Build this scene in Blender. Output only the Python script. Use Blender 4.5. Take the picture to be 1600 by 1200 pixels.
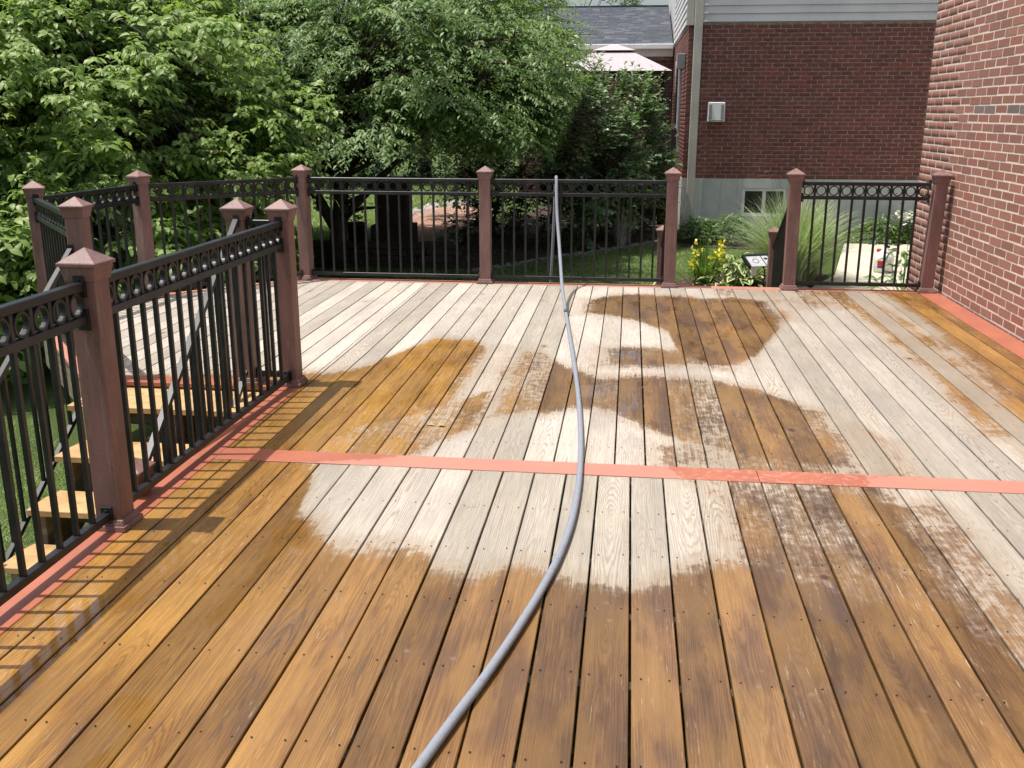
import bpy, bmesh, math, random
import numpy as np
from mathutils import Vector, Matrix
random.seed(7); RNG = np.random.default_rng(11)
for o in list(bpy.data.objects): bpy.data.objects.remove(o)
SC = bpy.context.scene; COL = SC.collection
R = math.radians

# ------------------------------------------------------------ camera
F_PX, PITCH, YAW, ROLL, CAM_H = 1518.67, 0.2725, 0.1179, 0.0013, 1.5843
def cam_basis():
    cy, sy, cp, sp = math.cos(YAW), math.sin(YAW), math.cos(PITCH), math.sin(PITCH)
    F = np.array([-sy*cp, cy*cp, -sp]); Rt = np.array([cy, sy, 0.]); U = np.cross(Rt, F)
    c, s = math.cos(ROLL), math.sin(ROLL)
    return c*Rt+s*U, -s*Rt+c*U, F
cR, cU, cF = cam_basis()
cam = bpy.data.cameras.new('camera'); camo = bpy.data.objects.new('camera', cam); COL.objects.link(camo)
cam.sensor_width = 36; cam.lens = F_PX/1600*36; cam.clip_start = .05; cam.clip_end = 2000
camo.matrix_world = Matrix(((cR[0], cU[0], -cF[0], 0), (cR[1], cU[1], -cF[1], 0), (cR[2], cU[2], -cF[2], CAM_H), (0, 0, 0, 1)))
SC.camera = camo
def proj(P):                     # used only to plan which bricks and leaves are near and in view
    P = np.asarray(P, float)-np.array([0, 0, CAM_H]); d = P@cF
    return np.stack([800+F_PX*(P@cR)/d, 600-F_PX*(P@cU)/d], -1)
def unp(x, y, z=0., Y=None):     # a measured point of the photograph brought into metres
    d = cF+cR*((x-800)/F_PX)-cU*((y-600)/F_PX)
    t = Y/d[1] if Y is not None else (z-CAM_H)/d[2]
    return t*d+np.array([0, 0, CAM_H])

# ------------------------------------------------------------ light
SHX, SHY, SHZ = 0.312, 0.045, -1.0           # direction sunlight travels
sun = bpy.data.lights.new('sun', 'SUN'); sun.energy = 4.6; sun.angle = R(.53); sun.color = (1, .955, .89)
suno = bpy.data.objects.new('sun', sun); COL.objects.link(suno); suno.location = (-6, -1, 20)
suno.rotation_euler = Vector((SHX, SHY, SHZ)).to_track_quat('-Z', 'Y').to_euler()
W = bpy.data.worlds.new('World'); SC.world = W; W.use_nodes = True
wn = W.node_tree; wn.nodes.clear()
sky = wn.nodes.new('ShaderNodeTexSky'); sky.sky_type = 'NISHITA'; sky.sun_disc = False
sky.sun_elevation = math.atan2(1, math.hypot(SHX, SHY)); sky.sun_rotation = math.atan2(-SHX, -SHY)
sky.air_density = 1.2; sky.dust_density = 4.0; sky.ozone_density = 1.0
bg = wn.nodes.new('ShaderNodeBackground'); bg.inputs[1].default_value = .14
wo = wn.nodes.new('ShaderNodeOutputWorld')
wn.links.new(sky.outputs[0], bg.inputs[0]); wn.links.new(bg.outputs[0], wo.inputs[0])
SC.view_settings.view_transform = 'Standard'; SC.view_settings.look = 'None'
SC.view_settings.exposure = 0.2; SC.view_settings.gamma = 1; SC.view_settings.use_curve_mapping = False

# ------------------------------------------------------------ helpers
class NT:
    """small node-tree writer"""
    def __init__(s, name):
        s.m = bpy.data.materials.new(name); s.m.use_nodes = True; s.t = s.m.node_tree; s.t.nodes.clear()
        s.out = s.t.nodes.new('ShaderNodeOutputMaterial')
    def n(s, typ, **kw):
        nd = s.t.nodes.new(typ)
        for k, v in kw.items(): setattr(nd, k, v)
        return nd
    def set(s, sock, v):
        if isinstance(v, bpy.types.NodeSocket): s.t.links.new(v, sock)
        elif isinstance(v, (tuple, list)) and len(v) == 3 and sock.type == 'RGBA': sock.default_value = (*v, 1)
        else: sock.default_value = v
    def math(s, op, a, b=None, c=None, clamp=False):
        nd = s.n('ShaderNodeMath', operation=op, use_clamp=clamp)
        for i, v in enumerate((a, b, c)):
            if v is not None: s.set(nd.inputs[i], v)
        return nd.outputs[0]
    def vec(s, op, a, b=None):
        nd = s.n('ShaderNodeVectorMath', operation=op); s.set(nd.inputs[0], a)
        if b is not None: s.set(nd.inputs[1], b)
        return nd.outputs['Value'] if op in ('LENGTH', 'DOT_PRODUCT') else nd.outputs[0]
    def xyz(s, v):
        nd = s.n('ShaderNodeSeparateXYZ'); s.set(nd.inputs[0], v); return nd.outputs
    def comb(s, x=0., y=0., z=0.):
        nd = s.n('ShaderNodeCombineXYZ')
        for i, v in enumerate((x, y, z)): s.set(nd.inputs[i], v)
        return nd.outputs[0]
    def noise(s, v=None, scale=5., detail=3., rough=.5, dist=0.):
        nd = s.n('ShaderNodeTexNoise')
        if v is not None: s.set(nd.inputs['Vector'], v)
        s.set(nd.inputs['Scale'], scale); s.set(nd.inputs['Detail'], detail); s.set(nd.inputs['Roughness'], rough); s.set(nd.inputs['Distortion'], dist)
        return nd.outputs['Fac']
    def ss(s, v, a, b, lo=0., hi=1.):
        nd = s.n('ShaderNodeMapRange', interpolation_type='SMOOTHSTEP')
        for i, x in enumerate((v, a, b, lo, hi)): s.set(nd.inputs[i], x)
        return nd.outputs[0]
    def mix(s, f, a, b, typ='MIX'):
        nd = s.n('ShaderNodeMix', data_type='RGBA', blend_type=typ)
        s.set(nd.inputs[0], f); s.set(nd.inputs[6], a); s.set(nd.inputs[7], b); return nd.outputs[2]
    def rnd(s):                                    # per-object random plus the per-piece random of joined meshes
        a = s.n('ShaderNodeObjectInfo').outputs['Random']; b = s.n('ShaderNodeAttribute', attribute_name='rnd').outputs['Fac']
        return s.math('FRACT', s.math('ADD', a, b))
    def bump(s, h, st=.3, d=.01):
        nd = s.n('ShaderNodeBump'); s.set(nd.inputs['Strength'], st); s.set(nd.inputs['Distance'], d); s.set(nd.inputs['Height'], h); return nd.outputs[0]
    def bsdf(s, col, rough=.6, nor=None, metal=0., spec=.5, **kw):
        nd = s.n('ShaderNodeBsdfPrincipled'); s.set(nd.inputs['Base Color'], col); s.set(nd.inputs['Roughness'], rough)
        s.set(nd.inputs['Metallic'], metal); s.set(nd.inputs['Specular IOR Level'], spec)
        if nor is not None: s.set(nd.inputs['Normal'], nor)
        for k, v in kw.items(): s.set(nd.inputs[k], v)
        s.t.links.new(nd.outputs[0], s.out.inputs[0]); return nd
    def pos(s): return s.n('ShaderNodeNewGeometry').outputs['Position']
    def obj(s): return s.n('ShaderNodeTexCoord').outputs['Object']

def mesh_np(name, V, Fc, rnd=None):
    """numpy mesh: V (n,3); Fc (m,k) of constant k"""
    me = bpy.data.meshes.new(name); V = np.asarray(V, np.float32); Fc = np.asarray(Fc, np.int32); k = Fc.shape[1]
    me.vertices.add(len(V)); me.vertices.foreach_set('co', V.ravel())
    me.loops.add(Fc.size); me.loops.foreach_set('vertex_index', Fc.ravel())
    me.polygons.add(len(Fc)); me.polygons.foreach_set('loop_start', np.arange(0, Fc.size, k, dtype=np.int32))
    me.update(calc_edges=True)
    if rnd is not None:
        a = me.attributes.new('rnd', 'FLOAT', 'POINT'); a.data.foreach_set('value', np.asarray(rnd, np.float32))
    return me
def link(name, me, mat=None, parent=None, loc=None, rot=None, kind=None):
    o = bpy.data.objects.new(name, me); COL.objects.link(o)
    if mat is not None and me is not None and not me.materials: me.materials.append(mat)
    if parent is not None: o.parent = parent
    if loc is not None: o.location = loc
    if rot is not None: o.rotation_euler = rot
    if kind: o['kind'] = kind
    return o
def thing(name, label, cat, loc=(0, 0, 0), rz=0, group=None):
    o = bpy.data.objects.new(name, None); COL.objects.link(o); o.location = loc; o.rotation_euler = (0, 0, rz)
    o.empty_display_size = .1
    o['label'] = label; o['category'] = cat
    if group: o['group'] = group
    return o
class MB:
    """collects shapes into one mesh"""
    def __init__(s): s.v = []; s.f = []
    def add(s, V, Fs):
        b = len(s.v); s.v += [tuple(p) for p in V]; s.f += [tuple(b+i for i in f) for f in Fs]; return s
    def frus(s, c, z0, z1, a0, b0, a1, b1):          # frustum, half sizes
        x, y = c
        V = [(x-a0, y-b0, z0), (x+a0, y-b0, z0), (x+a0, y+b0, z0), (x-a0, y+b0, z0), (x-a1, y-b1, z1), (x+a1, y-b1, z1), (x+a1, y+b1, z1), (x-a1, y+b1, z1)]
        return s.add(V, [(3, 2, 1, 0), (4, 5, 6, 7), (0, 1, 5, 4), (1, 2, 6, 5), (2, 3, 7, 6), (3, 0, 4, 7)])
    def box(s, x0, x1, y0, y1, z0, z1): return s.frus(((x0+x1)/2, (y0+y1)/2), z0, z1, (x1-x0)/2, (y1-y0)/2, (x1-x0)/2, (y1-y0)/2)
    def prism(s, poly, z0, z1):
        n = len(poly); V = [(x, y, z0) for x, y in poly]+[(x, y, z1) for x, y in poly]
        return s.add(V, [tuple(range(n))[::-1], tuple(range(n, 2*n))]+[(i, (i+1) % n, n+(i+1) % n, n+i) for i in range(n)])
    def bar(s, a, b, w, h, up=(0, 0, 1)):            # box along a-b, w across, h along up
        a, b = Vector(a), Vector(b); d = (b-a).normalized(); u = Vector(up); sd = d.cross(u).normalized(); u = sd.cross(d)
        V = [p+sd*i*w/2+u*j*h/2 for p in (a, b) for i, j in ((-1, -1), (1, -1), (1, 1), (-1, 1))]
        return s.add(V, [(0, 1, 2, 3), (7, 6, 5, 4), (0, 4, 5, 1), (1, 5, 6, 2), (2, 6, 7, 3), (3, 7, 4, 0)])
    def tube(s, pts, rad, k=8):
        pts = [Vector(p) for p in pts]; rad = rad if hasattr(rad, '__len__') else [rad]*len(pts); b = len(s.v); up = None
        for i, p in enumerate(pts):
            d = (pts[min(i+1, len(pts)-1)]-pts[max(i-1, 0)]).normalized()
            if up is None: up = d.orthogonal().normalized()
            up = (up-d*up.dot(d)).normalized(); sd = d.cross(up)
            for j in range(k):
                t = 2*math.pi*j/k; s.v.append(tuple(p+(up*math.cos(t)+sd*math.sin(t))*rad[i]))
        for i in range(len(pts)-1):
            for j in range(k):
                s.f.append((b+i*k+j, b+i*k+(j+1) % k, b+(i+1)*k+(j+1) % k, b+(i+1)*k+j))
        s.f.append(tuple(b+j for j in range(k))[::-1]); s.f.append(tuple(b+(len(pts)-1)*k+j for j in range(k))); return s
    def lathe(s, prof, k=16, c=(0, 0, 0)):
        b = len(s.v)
        for r, z in prof:
            for j in range(k): s.v.append((c[0]+r*math.cos(2*math.pi*j/k), c[1]+r*math.sin(2*math.pi*j/k), c[2]+z))
        for i in range(len(prof)-1):
            for j in range(k): s.f.append((b+i*k+j, b+i*k+(j+1) % k, b+(i+1)*k+(j+1) % k, b+(i+1)*k+j))
        s.f.append(tuple(b+j for j in range(k))[::-1]); s.f.append(tuple(b+(len(prof)-1)*k+j for j in range(k))); return s
    def mesh(s, name, bevel=0., smooth=False):
        me = bpy.data.meshes.new(name); me.from_pydata(s.v, [], s.f); me.update()
        if bevel:
            bm = bmesh.new(); bm.from_mesh(me)
            bmesh.ops.bevel(bm, geom=bm.edges[:], offset=bevel, segments=1, affect='EDGES', clamp_overlap=True); bm.to_mesh(me); bm.free()
        if smooth: me.polygons.foreach_set('use_smooth', [True]*len(me.polygons))
        return me
    def build(s, name, mat, parent=None, bevel=0., smooth=False, kind=None, loc=None):
        return link(name, s.mesh(name, bevel, smooth), mat, parent, kind=kind, loc=loc)
def single(o, label, cat, group=None):
    o['label'] = label; o['category'] = cat
    if group: o['group'] = group
    return o

# ------------------------------------------------------------ materials
# soaked areas of the deck: outlines read off the photograph (x, y), kept as curves Y(X) in metres on the boards
BANDS = [
 # foreground sheet of water
 dict(up=[(-700, 600), (60, 640), (250, 660), (400, 690), (500, 735), (478, 782), (462, 815), (520, 850), (575, 855), (650, 858), (690, 880), (745, 893), (800, 872), (860, 878), (900, 892), (960, 912), (1003, 910), (1060, 893), (1110, 875), (1180, 872), (1240, 895), (1290, 905), (1350, 930), (1400, 925), (1460, 960), (1540, 1000), (1600, 1045), (1700, 1110), (1900, 1300)], lo=None, cap=.4),
 dict(up=[(1130, 800), (1230, 762), (1300, 765), (1400, 790), (1470, 860), (1540, 940), (1600, 980)], lo=[(1130, 900), (1300, 960), (1500, 1040), (1600, 1100)], cap=.035),
 dict(up=[(1380, 800), (1470, 790), (1560, 840), (1640, 900)], lo=[(1380, 900), (1500, 985), (1600, 1040), (1700, 1100)], cap=-.012),
 dict(up=[(1240, 640), (1320, 655), (1400, 700), (1440, 745)], lo=[(1240, 735), (1330, 745), (1430, 750)], cap=-.01),
 # tongue from the stair-head post across the middle
 dict(up=[(-100, 590), (300, 586), (480, 586), (540, 576), (600, 562), (622, 541), (680, 528), (742, 530), (765, 546)], lo=[(-400, 900), (60, 760), (330, 735), (430, 726), (500, 700), (560, 668), (620, 662), (690, 640), (730, 625), (770, 618)], cap=.4),
 dict(up=[(380, 700), (480, 690), (600, 655), (770, 610)], lo=[(380, 728), (480, 724), (600, 717), (655, 708), (700, 682), (770, 658)], cap=.055),
 dict(up=[(755, 546), (850, 547), (872, 570), (930, 590), (1100, 590), (1180, 610), (1250, 634), (1312, 650), (1345, 690)], lo=[(755, 655), (850, 642), (900, 632), (960, 645), (1010, 664), (1060, 690), (1150, 712), (1250, 728), (1350, 735)], cap=.075),
 dict(up=[(1040, 700), (1100, 690), (1250, 700), (1400, 735)], lo=[(1040, 730), (1150, 800), (1300, 830), (1420, 850)], cap=.012),
 # patch by the rear stairs
 dict(up=[(925, 470), (960, 461), (1060, 461), (1100, 468), (1150, 464), (1205, 470), (1228, 492)], lo=[(925, 488), (1000, 501), (1045, 520), (1062, 556), (1100, 572), (1140, 571), (1180, 557), (1212, 525), (1232, 500)], cap=.3),
 dict(up=[(945, 545), (1120, 545)], lo=[(945, 570), (1120, 574)], cap=.09),
 # along the brick house: X(Y)
 dict(xl=[(1362, 456), (1392, 474), (1425, 496), (1462, 530), (1510, 572), (1560, 622), (1610, 678), (1700, 790), (1930, 960), (2300, 1180)], cap=.3),
 dict(xl=[(1270, 458), (1310, 470), (1350, 492), (1400, 530), (1470, 590), (1530, 660), (1620, 760)], xr=[(1330, 458), (1400, 490), (1470, 540), (1540, 600), (1620, 680)], cap=.012),
 dict(xl=[(1130, 462), (1180, 466), (1220, 474), (1240, 480)], xr=[(1300, 462), (1330, 474), (1350, 486), (1360, 492)], cap=-.01),
]
def curve_node(t, val, pts, swap=False):
    """Y as a piecewise-linear curve of X, or X of Y"""
    W_ = sorted((float(unp(x, y)[0]), float(unp(x, y)[1])) for x, y in pts)
    if swap: W_ = sorted((min(max(y/10, 0), 1), min(max((x+5.5)/9.5, 0), 1)) for x, y in W_)
    else: W_ = [(min(max((x+5.5)/9.5, 0), 1), min(max(y/10, 0), 1)) for x, y in W_]
    nd = t.n('ShaderNodeFloatCurve'); c = nd.mapping.curves[0]; keep = []
    for x, y in W_:
        if not keep or x-keep[-1][0] > .004: keep.append((x, y))
    c.points[0].location = keep[0]; c.points[-1].location = keep[-1]
    for q in keep[1:-1]: c.points.new(*q)
    for q in c.points: q.handle_type = 'VECTOR'
    nd.mapping.extend = 'HORIZONTAL'; nd.mapping.update(); t.set(nd.inputs['Value'], val)
    if swap: return t.math('SUBTRACT', t.math('MULTIPLY', nd.outputs[0], 9.5), 5.5), W_[0][0]*10, W_[-1][0]*10
    return t.math('MULTIPLY', nd.outputs[0], 10.), min(w[0] for w in W_)*9.5-5.5, max(w[0] for w in W_)*9.5-5.5
def wet_field(t, p):
    """metres inside the nearest soaked outline (negative outside), capped where the boards are only mottled"""
    X, Y, _ = t.xyz(p); xn = t.math('DIVIDE', t.math('ADD', X, 5.5), 9.5); yn = t.math('DIVIDE', Y, 10.); acc = None
    for bd in BANDS:
        if 'xl' in bd:
            lo, a, b = curve_node(t, yn, bd['xl'], True); v = t.math('SUBTRACT', X, lo)
            if 'xr' in bd: hi, a2, b2 = curve_node(t, yn, bd['xr'], True); v = t.math('MINIMUM', v, t.math('SUBTRACT', hi, X)); a = max(a, a2)
            v = t.math('MINIMUM', v, t.math('SUBTRACT', Y, a))
        else: up, a, b = curve_node(t, xn, bd['up']); v = t.math('SUBTRACT', up, Y)
        if bd.get('lo'):
            lo, a2, b2 = curve_node(t, xn, bd['lo']); v = t.math('MINIMUM', v, t.math('SUBTRACT', Y, lo))
            if a > -5.4: v = t.math('MINIMUM', v, t.math('SUBTRACT', X, max(a, a2)))
            v = t.math('MINIMUM', v, t.math('SUBTRACT', min(b, b2), X))
        v = t.math('MINIMUM', v, bd['cap'])
        acc = v if acc is None else t.math('MAXIMUM', acc, v)
    return acc
def wood_grain(t, lx, yv, rnd):
    """plain-sawn rings: distance to a pith that wanders below the board"""
    off = t.math('MULTIPLY', rnd, 137.)
    u = t.math('ADD', yv, off)
    pith = t.math('MULTIPLY', t.math('SUBTRACT', t.noise(t.comb(off, t.math('MULTIPLY', u, .55), 0.), 1., 2.), .5), .34)
    x0 = t.math('MULTIPLY', t.math('SUBTRACT', t.noise(t.comb(off, 7., t.math('MULTIPLY', u, .3)), 1., 1.), .5), .16)
    dx = t.math('SUBTRACT', lx, x0)
    r = t.math('SQRT', t.math('ADD', t.math('MULTIPLY', dx, dx), t.math('MULTIPLY', pith, pith)))
    r = t.math('ADD', r, t.math('MULTIPLY', t.noise(t.comb(t.math('MULTIPLY', lx, 22.), t.math('MULTIPLY', u, 2.), off), 1., 4., .6), .026))
    ring = t.math('SINE', t.math('MULTIPLY', r, 2*math.pi/.0075))
    fib = t.noise(t.comb(t.math('MULTIPLY', lx, 260.), t.math('MULTIPLY', u, 5.), off), 1., 3., .6)
    return ring, fib, u
def m_deck():
    t = NT('deck_wood'); p = t.pos(); P = t.xyz(p); o = t.xyz(t.obj()); rnd = t.rnd()
    ring, fib, u = wood_grain(t, o[0], P[1], rnd)
    lx = o[0]
    stk = t.noise(t.comb(t.math('MULTIPLY', lx, 75.), t.math('MULTIPLY', u, 1.3), rnd), 1., 4., .65); blot = t.noise(t.comb(t.math('MULTIPLY', lx, 7.), t.math('MULTIPLY', u, 1.6), rnd), 1., 4., .6)
    # wetness with a ragged, grain-following edge that differs from board to board
    wn1 = t.noise(t.comb(t.math('MULTIPLY', P[0], 120.), t.math('MULTIPLY', P[1], 5.), rnd), 1., 5., .7)
    wn2 = t.noise(p, 2.6, 3.)
    wn3 = t.noise(t.comb(t.math('MULTIPLY', P[0], 24.), t.math('MULTIPLY', P[1], 20.), 0.), 1., 4., .6)
    wf = wet_field(t, t.comb(P[0], P[1], 0.))
    wf = t.math('ADD', wf, t.math('MULTIPLY', t.math('SUBTRACT', wn1, .5), .26))
    wf = t.math('ADD', wf, t.math('MULTIPLY', t.math('SUBTRACT', wn2, .5), .16))
    wf = t.math('ADD', wf, t.math('MULTIPLY', t.math('SUBTRACT', wn3, .5), .20))
    wf = t.math('ADD', wf, t.math('MULTIPLY', t.math('SUBTRACT', rnd, .5), .13))
    wet = t.math('ADD', t.math('MULTIPLY', t.ss(wf, -.04, .09), .5), t.math('MULTIPLY', t.ss(wf, -.006, .018), .5))
    # dry: weathered silver-tan; damp: brown; soaked: amber
    ringm = t.math('MULTIPLY_ADD', ring, .5, .5)
    late = t.math('MULTIPLY', t.ss(ringm, .5, .98), t.ss(t.noise(t.comb(t.math('MULTIPLY', lx, 9.), t.math('MULTIPLY', u, 1.1), rnd), 1., 3., .6), .28, .62, .15, 1.))
    dry = t.mix(t.ss(t.noise(t.comb(P[0], t.math('MULTIPLY', P[1], .35), rnd), 4., 4.), .35, .7), (.52, .48, .425), (.415, .382, .352))
    dry = t.mix(t.math('MULTIPLY', late, t.math('MULTIPLY_ADD', t.math('FRACT', t.math('MULTIPLY', rnd, 3.3)), .5, .25)), dry, (.25, .20, .155))
    dry = t.mix(t.math('MULTIPLY', t.ss(fib, .46, .66), .55), dry, (.30, .25, .20)); dry = t.mix(t.math('MULTIPLY', t.ss(stk, .45, .7), .38), dry, (.33, .285, .24))
    dry = t.mix(t.math('MULTIPLY', t.ss(blot, .55, .72), .30), dry, (.36, .31, .27))
    tone = t.math('MULTIPLY_ADD', rnd, .38, .74)
    dry = t.mix(1., dry, t.comb(tone, tone, t.math('MULTIPLY_ADD', rnd, .42, .71)), 'MULTIPLY')
    zr = t.math('MULTIPLY_ADD', t.ss(t.math('ADD', P[0], t.math('MULTIPLY', t.noise(p, .9, 2.), 1.2)), .9, 2.4), -.17, 1.)
    dry = t.mix(1., dry, t.comb(zr, t.math('MULTIPLY', zr, .985), t.math('MULTIPLY', zr, .95)), 'MULTIPLY')
    # fresh amber towards the stairs and the foreground, browner in the middle
    zone = t.ss(t.math('ADD', P[0], t.math('MULTIPLY', t.math('SUBTRACT', t.noise(p, 1.1, 2.), .5), 1.6)), -1.5, .3)
    zone = t.math('MULTIPLY', zone, t.ss(t.math('ADD', P[0], t.math('MULTIPLY', rnd, .5)), 2.5, 1.8))
    amber = t.mix(t.ss(t.noise(t.comb(P[0], t.math('MULTIPLY', P[1], .5), rnd), 5., 4.), .3, .7), (.44, .225, .050), (.28, .135, .030))
    brown = t.mix(t.ss(t.noise(t.comb(P[0], t.math('MULTIPLY', P[1], .4), rnd), 6., 4.), .3, .7), (.265, .145, .064), (.14, .082, .048))
    wc = t.mix(zone, amber, brown)
    wc = t.mix(t.math('MULTIPLY', late, .50), wc, (.10, .048, .018))
    wc = t.mix(t.math('MULTIPLY', t.ss(fib, .46, .66), .5), wc, (.10, .052, .022)); wc = t.mix(t.math('MULTIPLY', t.ss(stk, .42, .68), .50), wc, (.11, .058, .028))
    wc = t.mix(t.math('MULTIPLY', t.ss(blot, .58, .42), .32), wc, (.42, .235, .070)); wc = t.mix(t.math('MULTIPLY', t.ss(blot, .56, .74), .45), wc, (.085, .058, .045))
    # scraped, still pale fibres inside the wet field
    scr = t.ss(t.noise(t.comb(t.math('MULTIPLY', P[0], 150.), t.math('MULTIPLY', P[1], 9.), rnd), 1., 3., .7), .60, .70)
    scr = t.math('MULTIPLY', scr, t.ss(t.noise(t.comb(P[0], t.math('MULTIPLY', P[1], .6), rnd), 3.3, 3.), .40, .68))
    wc = t.mix(t.math('MULTIPLY', scr, .75), wc, (.50, .38, .24))
    tw = t.math('MULTIPLY_ADD', t.math('FRACT', t.math('MULTIPLY', rnd, 7.31)), .54, .57)
    wc = t.mix(1., wc, t.comb(tw, tw, tw), 'MULTIPLY')
    col = t.mix(wet, dry, wc)
    damp = t.math('MULTIPLY', t.ss(wf, -.16, -.02), .42)
    col = t.mix(t.math('MULTIPLY', damp, t.math('SUBTRACT', 1., wet)), col, (.26, .185, .12))
    # knots
    vo = t.n('ShaderNodeTexVoronoi', feature='F1'); t.set(vo.inputs['Vector'], t.comb(t.math('ADD', t.math('MULTIPLY', lx, 2.6), t.math('MULTIPLY', rnd, 50.)), t.math('MULTIPLY', u, 1.9), 0.)); vo.inputs['Scale'].default_value = 1.
    kn = t.ss(vo.outputs['Distance'], .06, .025); kn2 = t.ss(vo.outputs['Distance'], .16, .04)
    col = t.mix(t.math('MULTIPLY', kn2, .35), col, (.20, .10, .05)); col = t.mix(t.math('MULTIPLY', kn, .85), col, (.05, .028, .02))
    # drip spots on the dry wood
    vs = t.n('ShaderNodeTexVoronoi', feature='F1'); t.set(vs.inputs['Vector'], p); vs.inputs['Scale'].default_value = 13.
    sp = t.math('MULTIPLY', t.ss(vs.outputs['Distance'], .17, .12), t.ss(t.noise(p, 2.2, 2.), .52, .62))
    col = t.mix(t.math('MULTIPLY', sp, .45), col, (.22, .17, .13))
    pud = t.math('MULTIPLY', t.ss(t.noise(t.comb(t.math('MULTIPLY', P[0], 5.), t.math('MULTIPLY', P[1], 2.4), 0.), 1., 3., .5, .6), .52, .60), wet)
    rough = t.math('SUBTRACT', t.math('MULTIPLY_ADD', wet, -.50, .80), t.math('MULTIPLY', pud, .26))
    h = t.math('ADD', t.math('MULTIPLY', ringm, .5), t.math('MULTIPLY', fib, .8))
    h = t.math('MULTIPLY', h, t.math('SUBTRACT', 1., t.math('MULTIPLY', pud, .92)))
    t.bsdf(col, rough, t.bump(h, t.math('MULTIPLY_ADD', wet, -.2, .45), .0025), spec=t.math('MULTIPLY_ADD', wet, .25, .22))
    return t.m
def m_paint(name, col, col2, wetish=True):
    t = NT(name); p = t.pos(); P = t.xyz(p); n = t.noise(p, 3., 4.); n2 = t.noise(p, 45., 3.)
    c = t.mix(t.ss(n, .3, .7), col, col2)
    c = t.mix(t.math('MULTIPLY', t.ss(n2, .60, .72), .25), c, (.25, .12, .09))
    sc_ = t.noise(t.comb(t.math('MULTIPLY', P[0], 8.), t.math('MULTIPLY', P[1], 8.), 0.), 3., 6., .75)
    c = t.mix(t.math('MULTIPLY', t.ss(sc_, .58, .70), .4), c, (.36, .17, .12)); c = t.mix(t.math('MULTIPLY', t.ss(sc_, .36, .28), .35), c, (.68, .42, .32))
    rough = .5
    if wetish:
        wf = t.math('ADD', wet_field(t, t.comb(P[0], P[1], 0.)), t.math('MULTIPLY', t.math('SUBTRACT', t.noise(p, 28., 3., .6), .5), .12))
        w = t.ss(wf, -.01, .015)
        dryc = t.mix(.30, c, (.56, .34, .29)); c = t.mix(w, dryc, c); rough = t.math('MULTIPLY_ADD', w, -.28, .62)
    t.bsdf(c, rough, t.bump(n2, .15, .002), spec=.35); return t.m
def m_stairwood():
    t = NT('new_tread_wood'); o = t.xyz(t.obj()); rnd = t.rnd()
    ring, fib, u = wood_grain(t, o[1], o[0], rnd)
    c = t.mix(t.ss(t.noise(t.obj(), 6., 3.), .3, .7), (.60, .41, .20), (.45, .29, .13))
    c = t.mix(t.math('MULTIPLY', t.ss(ring, .1, .9), .3), c, (.38, .20, .07)); c = t.mix(t.math('MULTIPLY', t.ss(fib, .5, .7), .25), c, (.3, .18, .08))
    c = t.mix(t.math('MULTIPLY', t.ss(t.noise(t.pos(), 9., 5., .65), .5, .72), .55), c, (.26, .16, .075)); t.bsdf(c, .5, t.bump(fib, .3, .002), spec=.35); return t.m
def m_oldwood(name, a, b):
    t = NT(name); o = t.obj(); p = t.pos(); P = t.xyz(p)
    n = t.noise(t.comb(t.math('MULTIPLY', P[0], 2.), t.math('MULTIPLY', P[1], 2.), t.math('MULTIPLY', P[2], 26.)), 1.5, 5., .6)
    c = t.mix(t.ss(n, .3, .7), a, b); t.bsdf(c, .8, t.bump(n, .5, .004), spec=.2); return t.m
def m_composite():
    t = NT('brown_composite'); p = t.pos(); P = t.xyz(p)
    n = t.noise(t.comb(P[0], P[1], t.math('MULTIPLY', P[2], .35)), 7., 5., .65); n2 = t.noise(p, 160., 3.)
    c = t.mix(t.ss(n, .35, .7), (.24, .130, .114), (.160, .090, .080)); c = t.mix(t.math('MULTIPLY', t.ss(n2, .5, .7), .3), c, (.33, .20, .17))
    st_ = t.noise(t.comb(t.math('MULTIPLY', P[0], 60.), t.math('MULTIPLY', P[1], 60.), t.math('MULTIPLY', P[2], 3.)), 1., 4., .6)
    c = t.mix(t.math('MULTIPLY', t.ss(st_, .52, .72), .45), c, (.33, .25, .22)); c = t.mix(t.math('MULTIPLY', t.ss(t.noise(p, 14., 5., .7), .55, .75), .5), c, (.09, .055, .048))
    t.bsdf(c, .52, t.bump(n2, .35, .002), spec=.4); return t.m
def m_metal():
    t = NT('black_powder_coat'); n = t.noise(t.pos(), 220., 2.)
    c = t.mix(t.ss(t.noise(t.pos(), 9., 3.), .45, .75), (.012, .013, .015), (.028, .029, .031))
    t.bsdf(c, .40, t.bump(n, .12, .001), spec=.42); return t.m
def m_brick(name, cols, scale=30.):
    t = NT(name); r = t.rnd(); p = t.pos(); n = t.noise(p, scale, 4., .6)
    c = t.mix(r, cols[0], cols[1]); c = t.mix(t.ss(t.math('FRACT', t.math('MULTIPLY', r, 5.7)), .78, .86), c, cols[2])
    c = t.mix(t.math('MULTIPLY', t.ss(n, .5, .75), .45), c, cols[3]); c = t.mix(t.math('MULTIPLY', t.ss(t.noise(p, 1.3, 3.), .4, .7), .25), c, cols[1])
    t.bsdf(c, .85, t.bump(n, .5, .004), spec=.2); return t.m
def m_plain(name, a, b=None, rough=.6, sc=8., bump=.1, metal=0., spec=.4, det=4.):
    t = NT(name); n = t.noise(t.pos(), sc, det, .6); b = b or tuple(x*.75 for x in a)
    t.bsdf(t.mix(t.ss(n, .35, .7), a, b), rough, t.bump(n, bump, .004), metal, spec); return t.m
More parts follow.
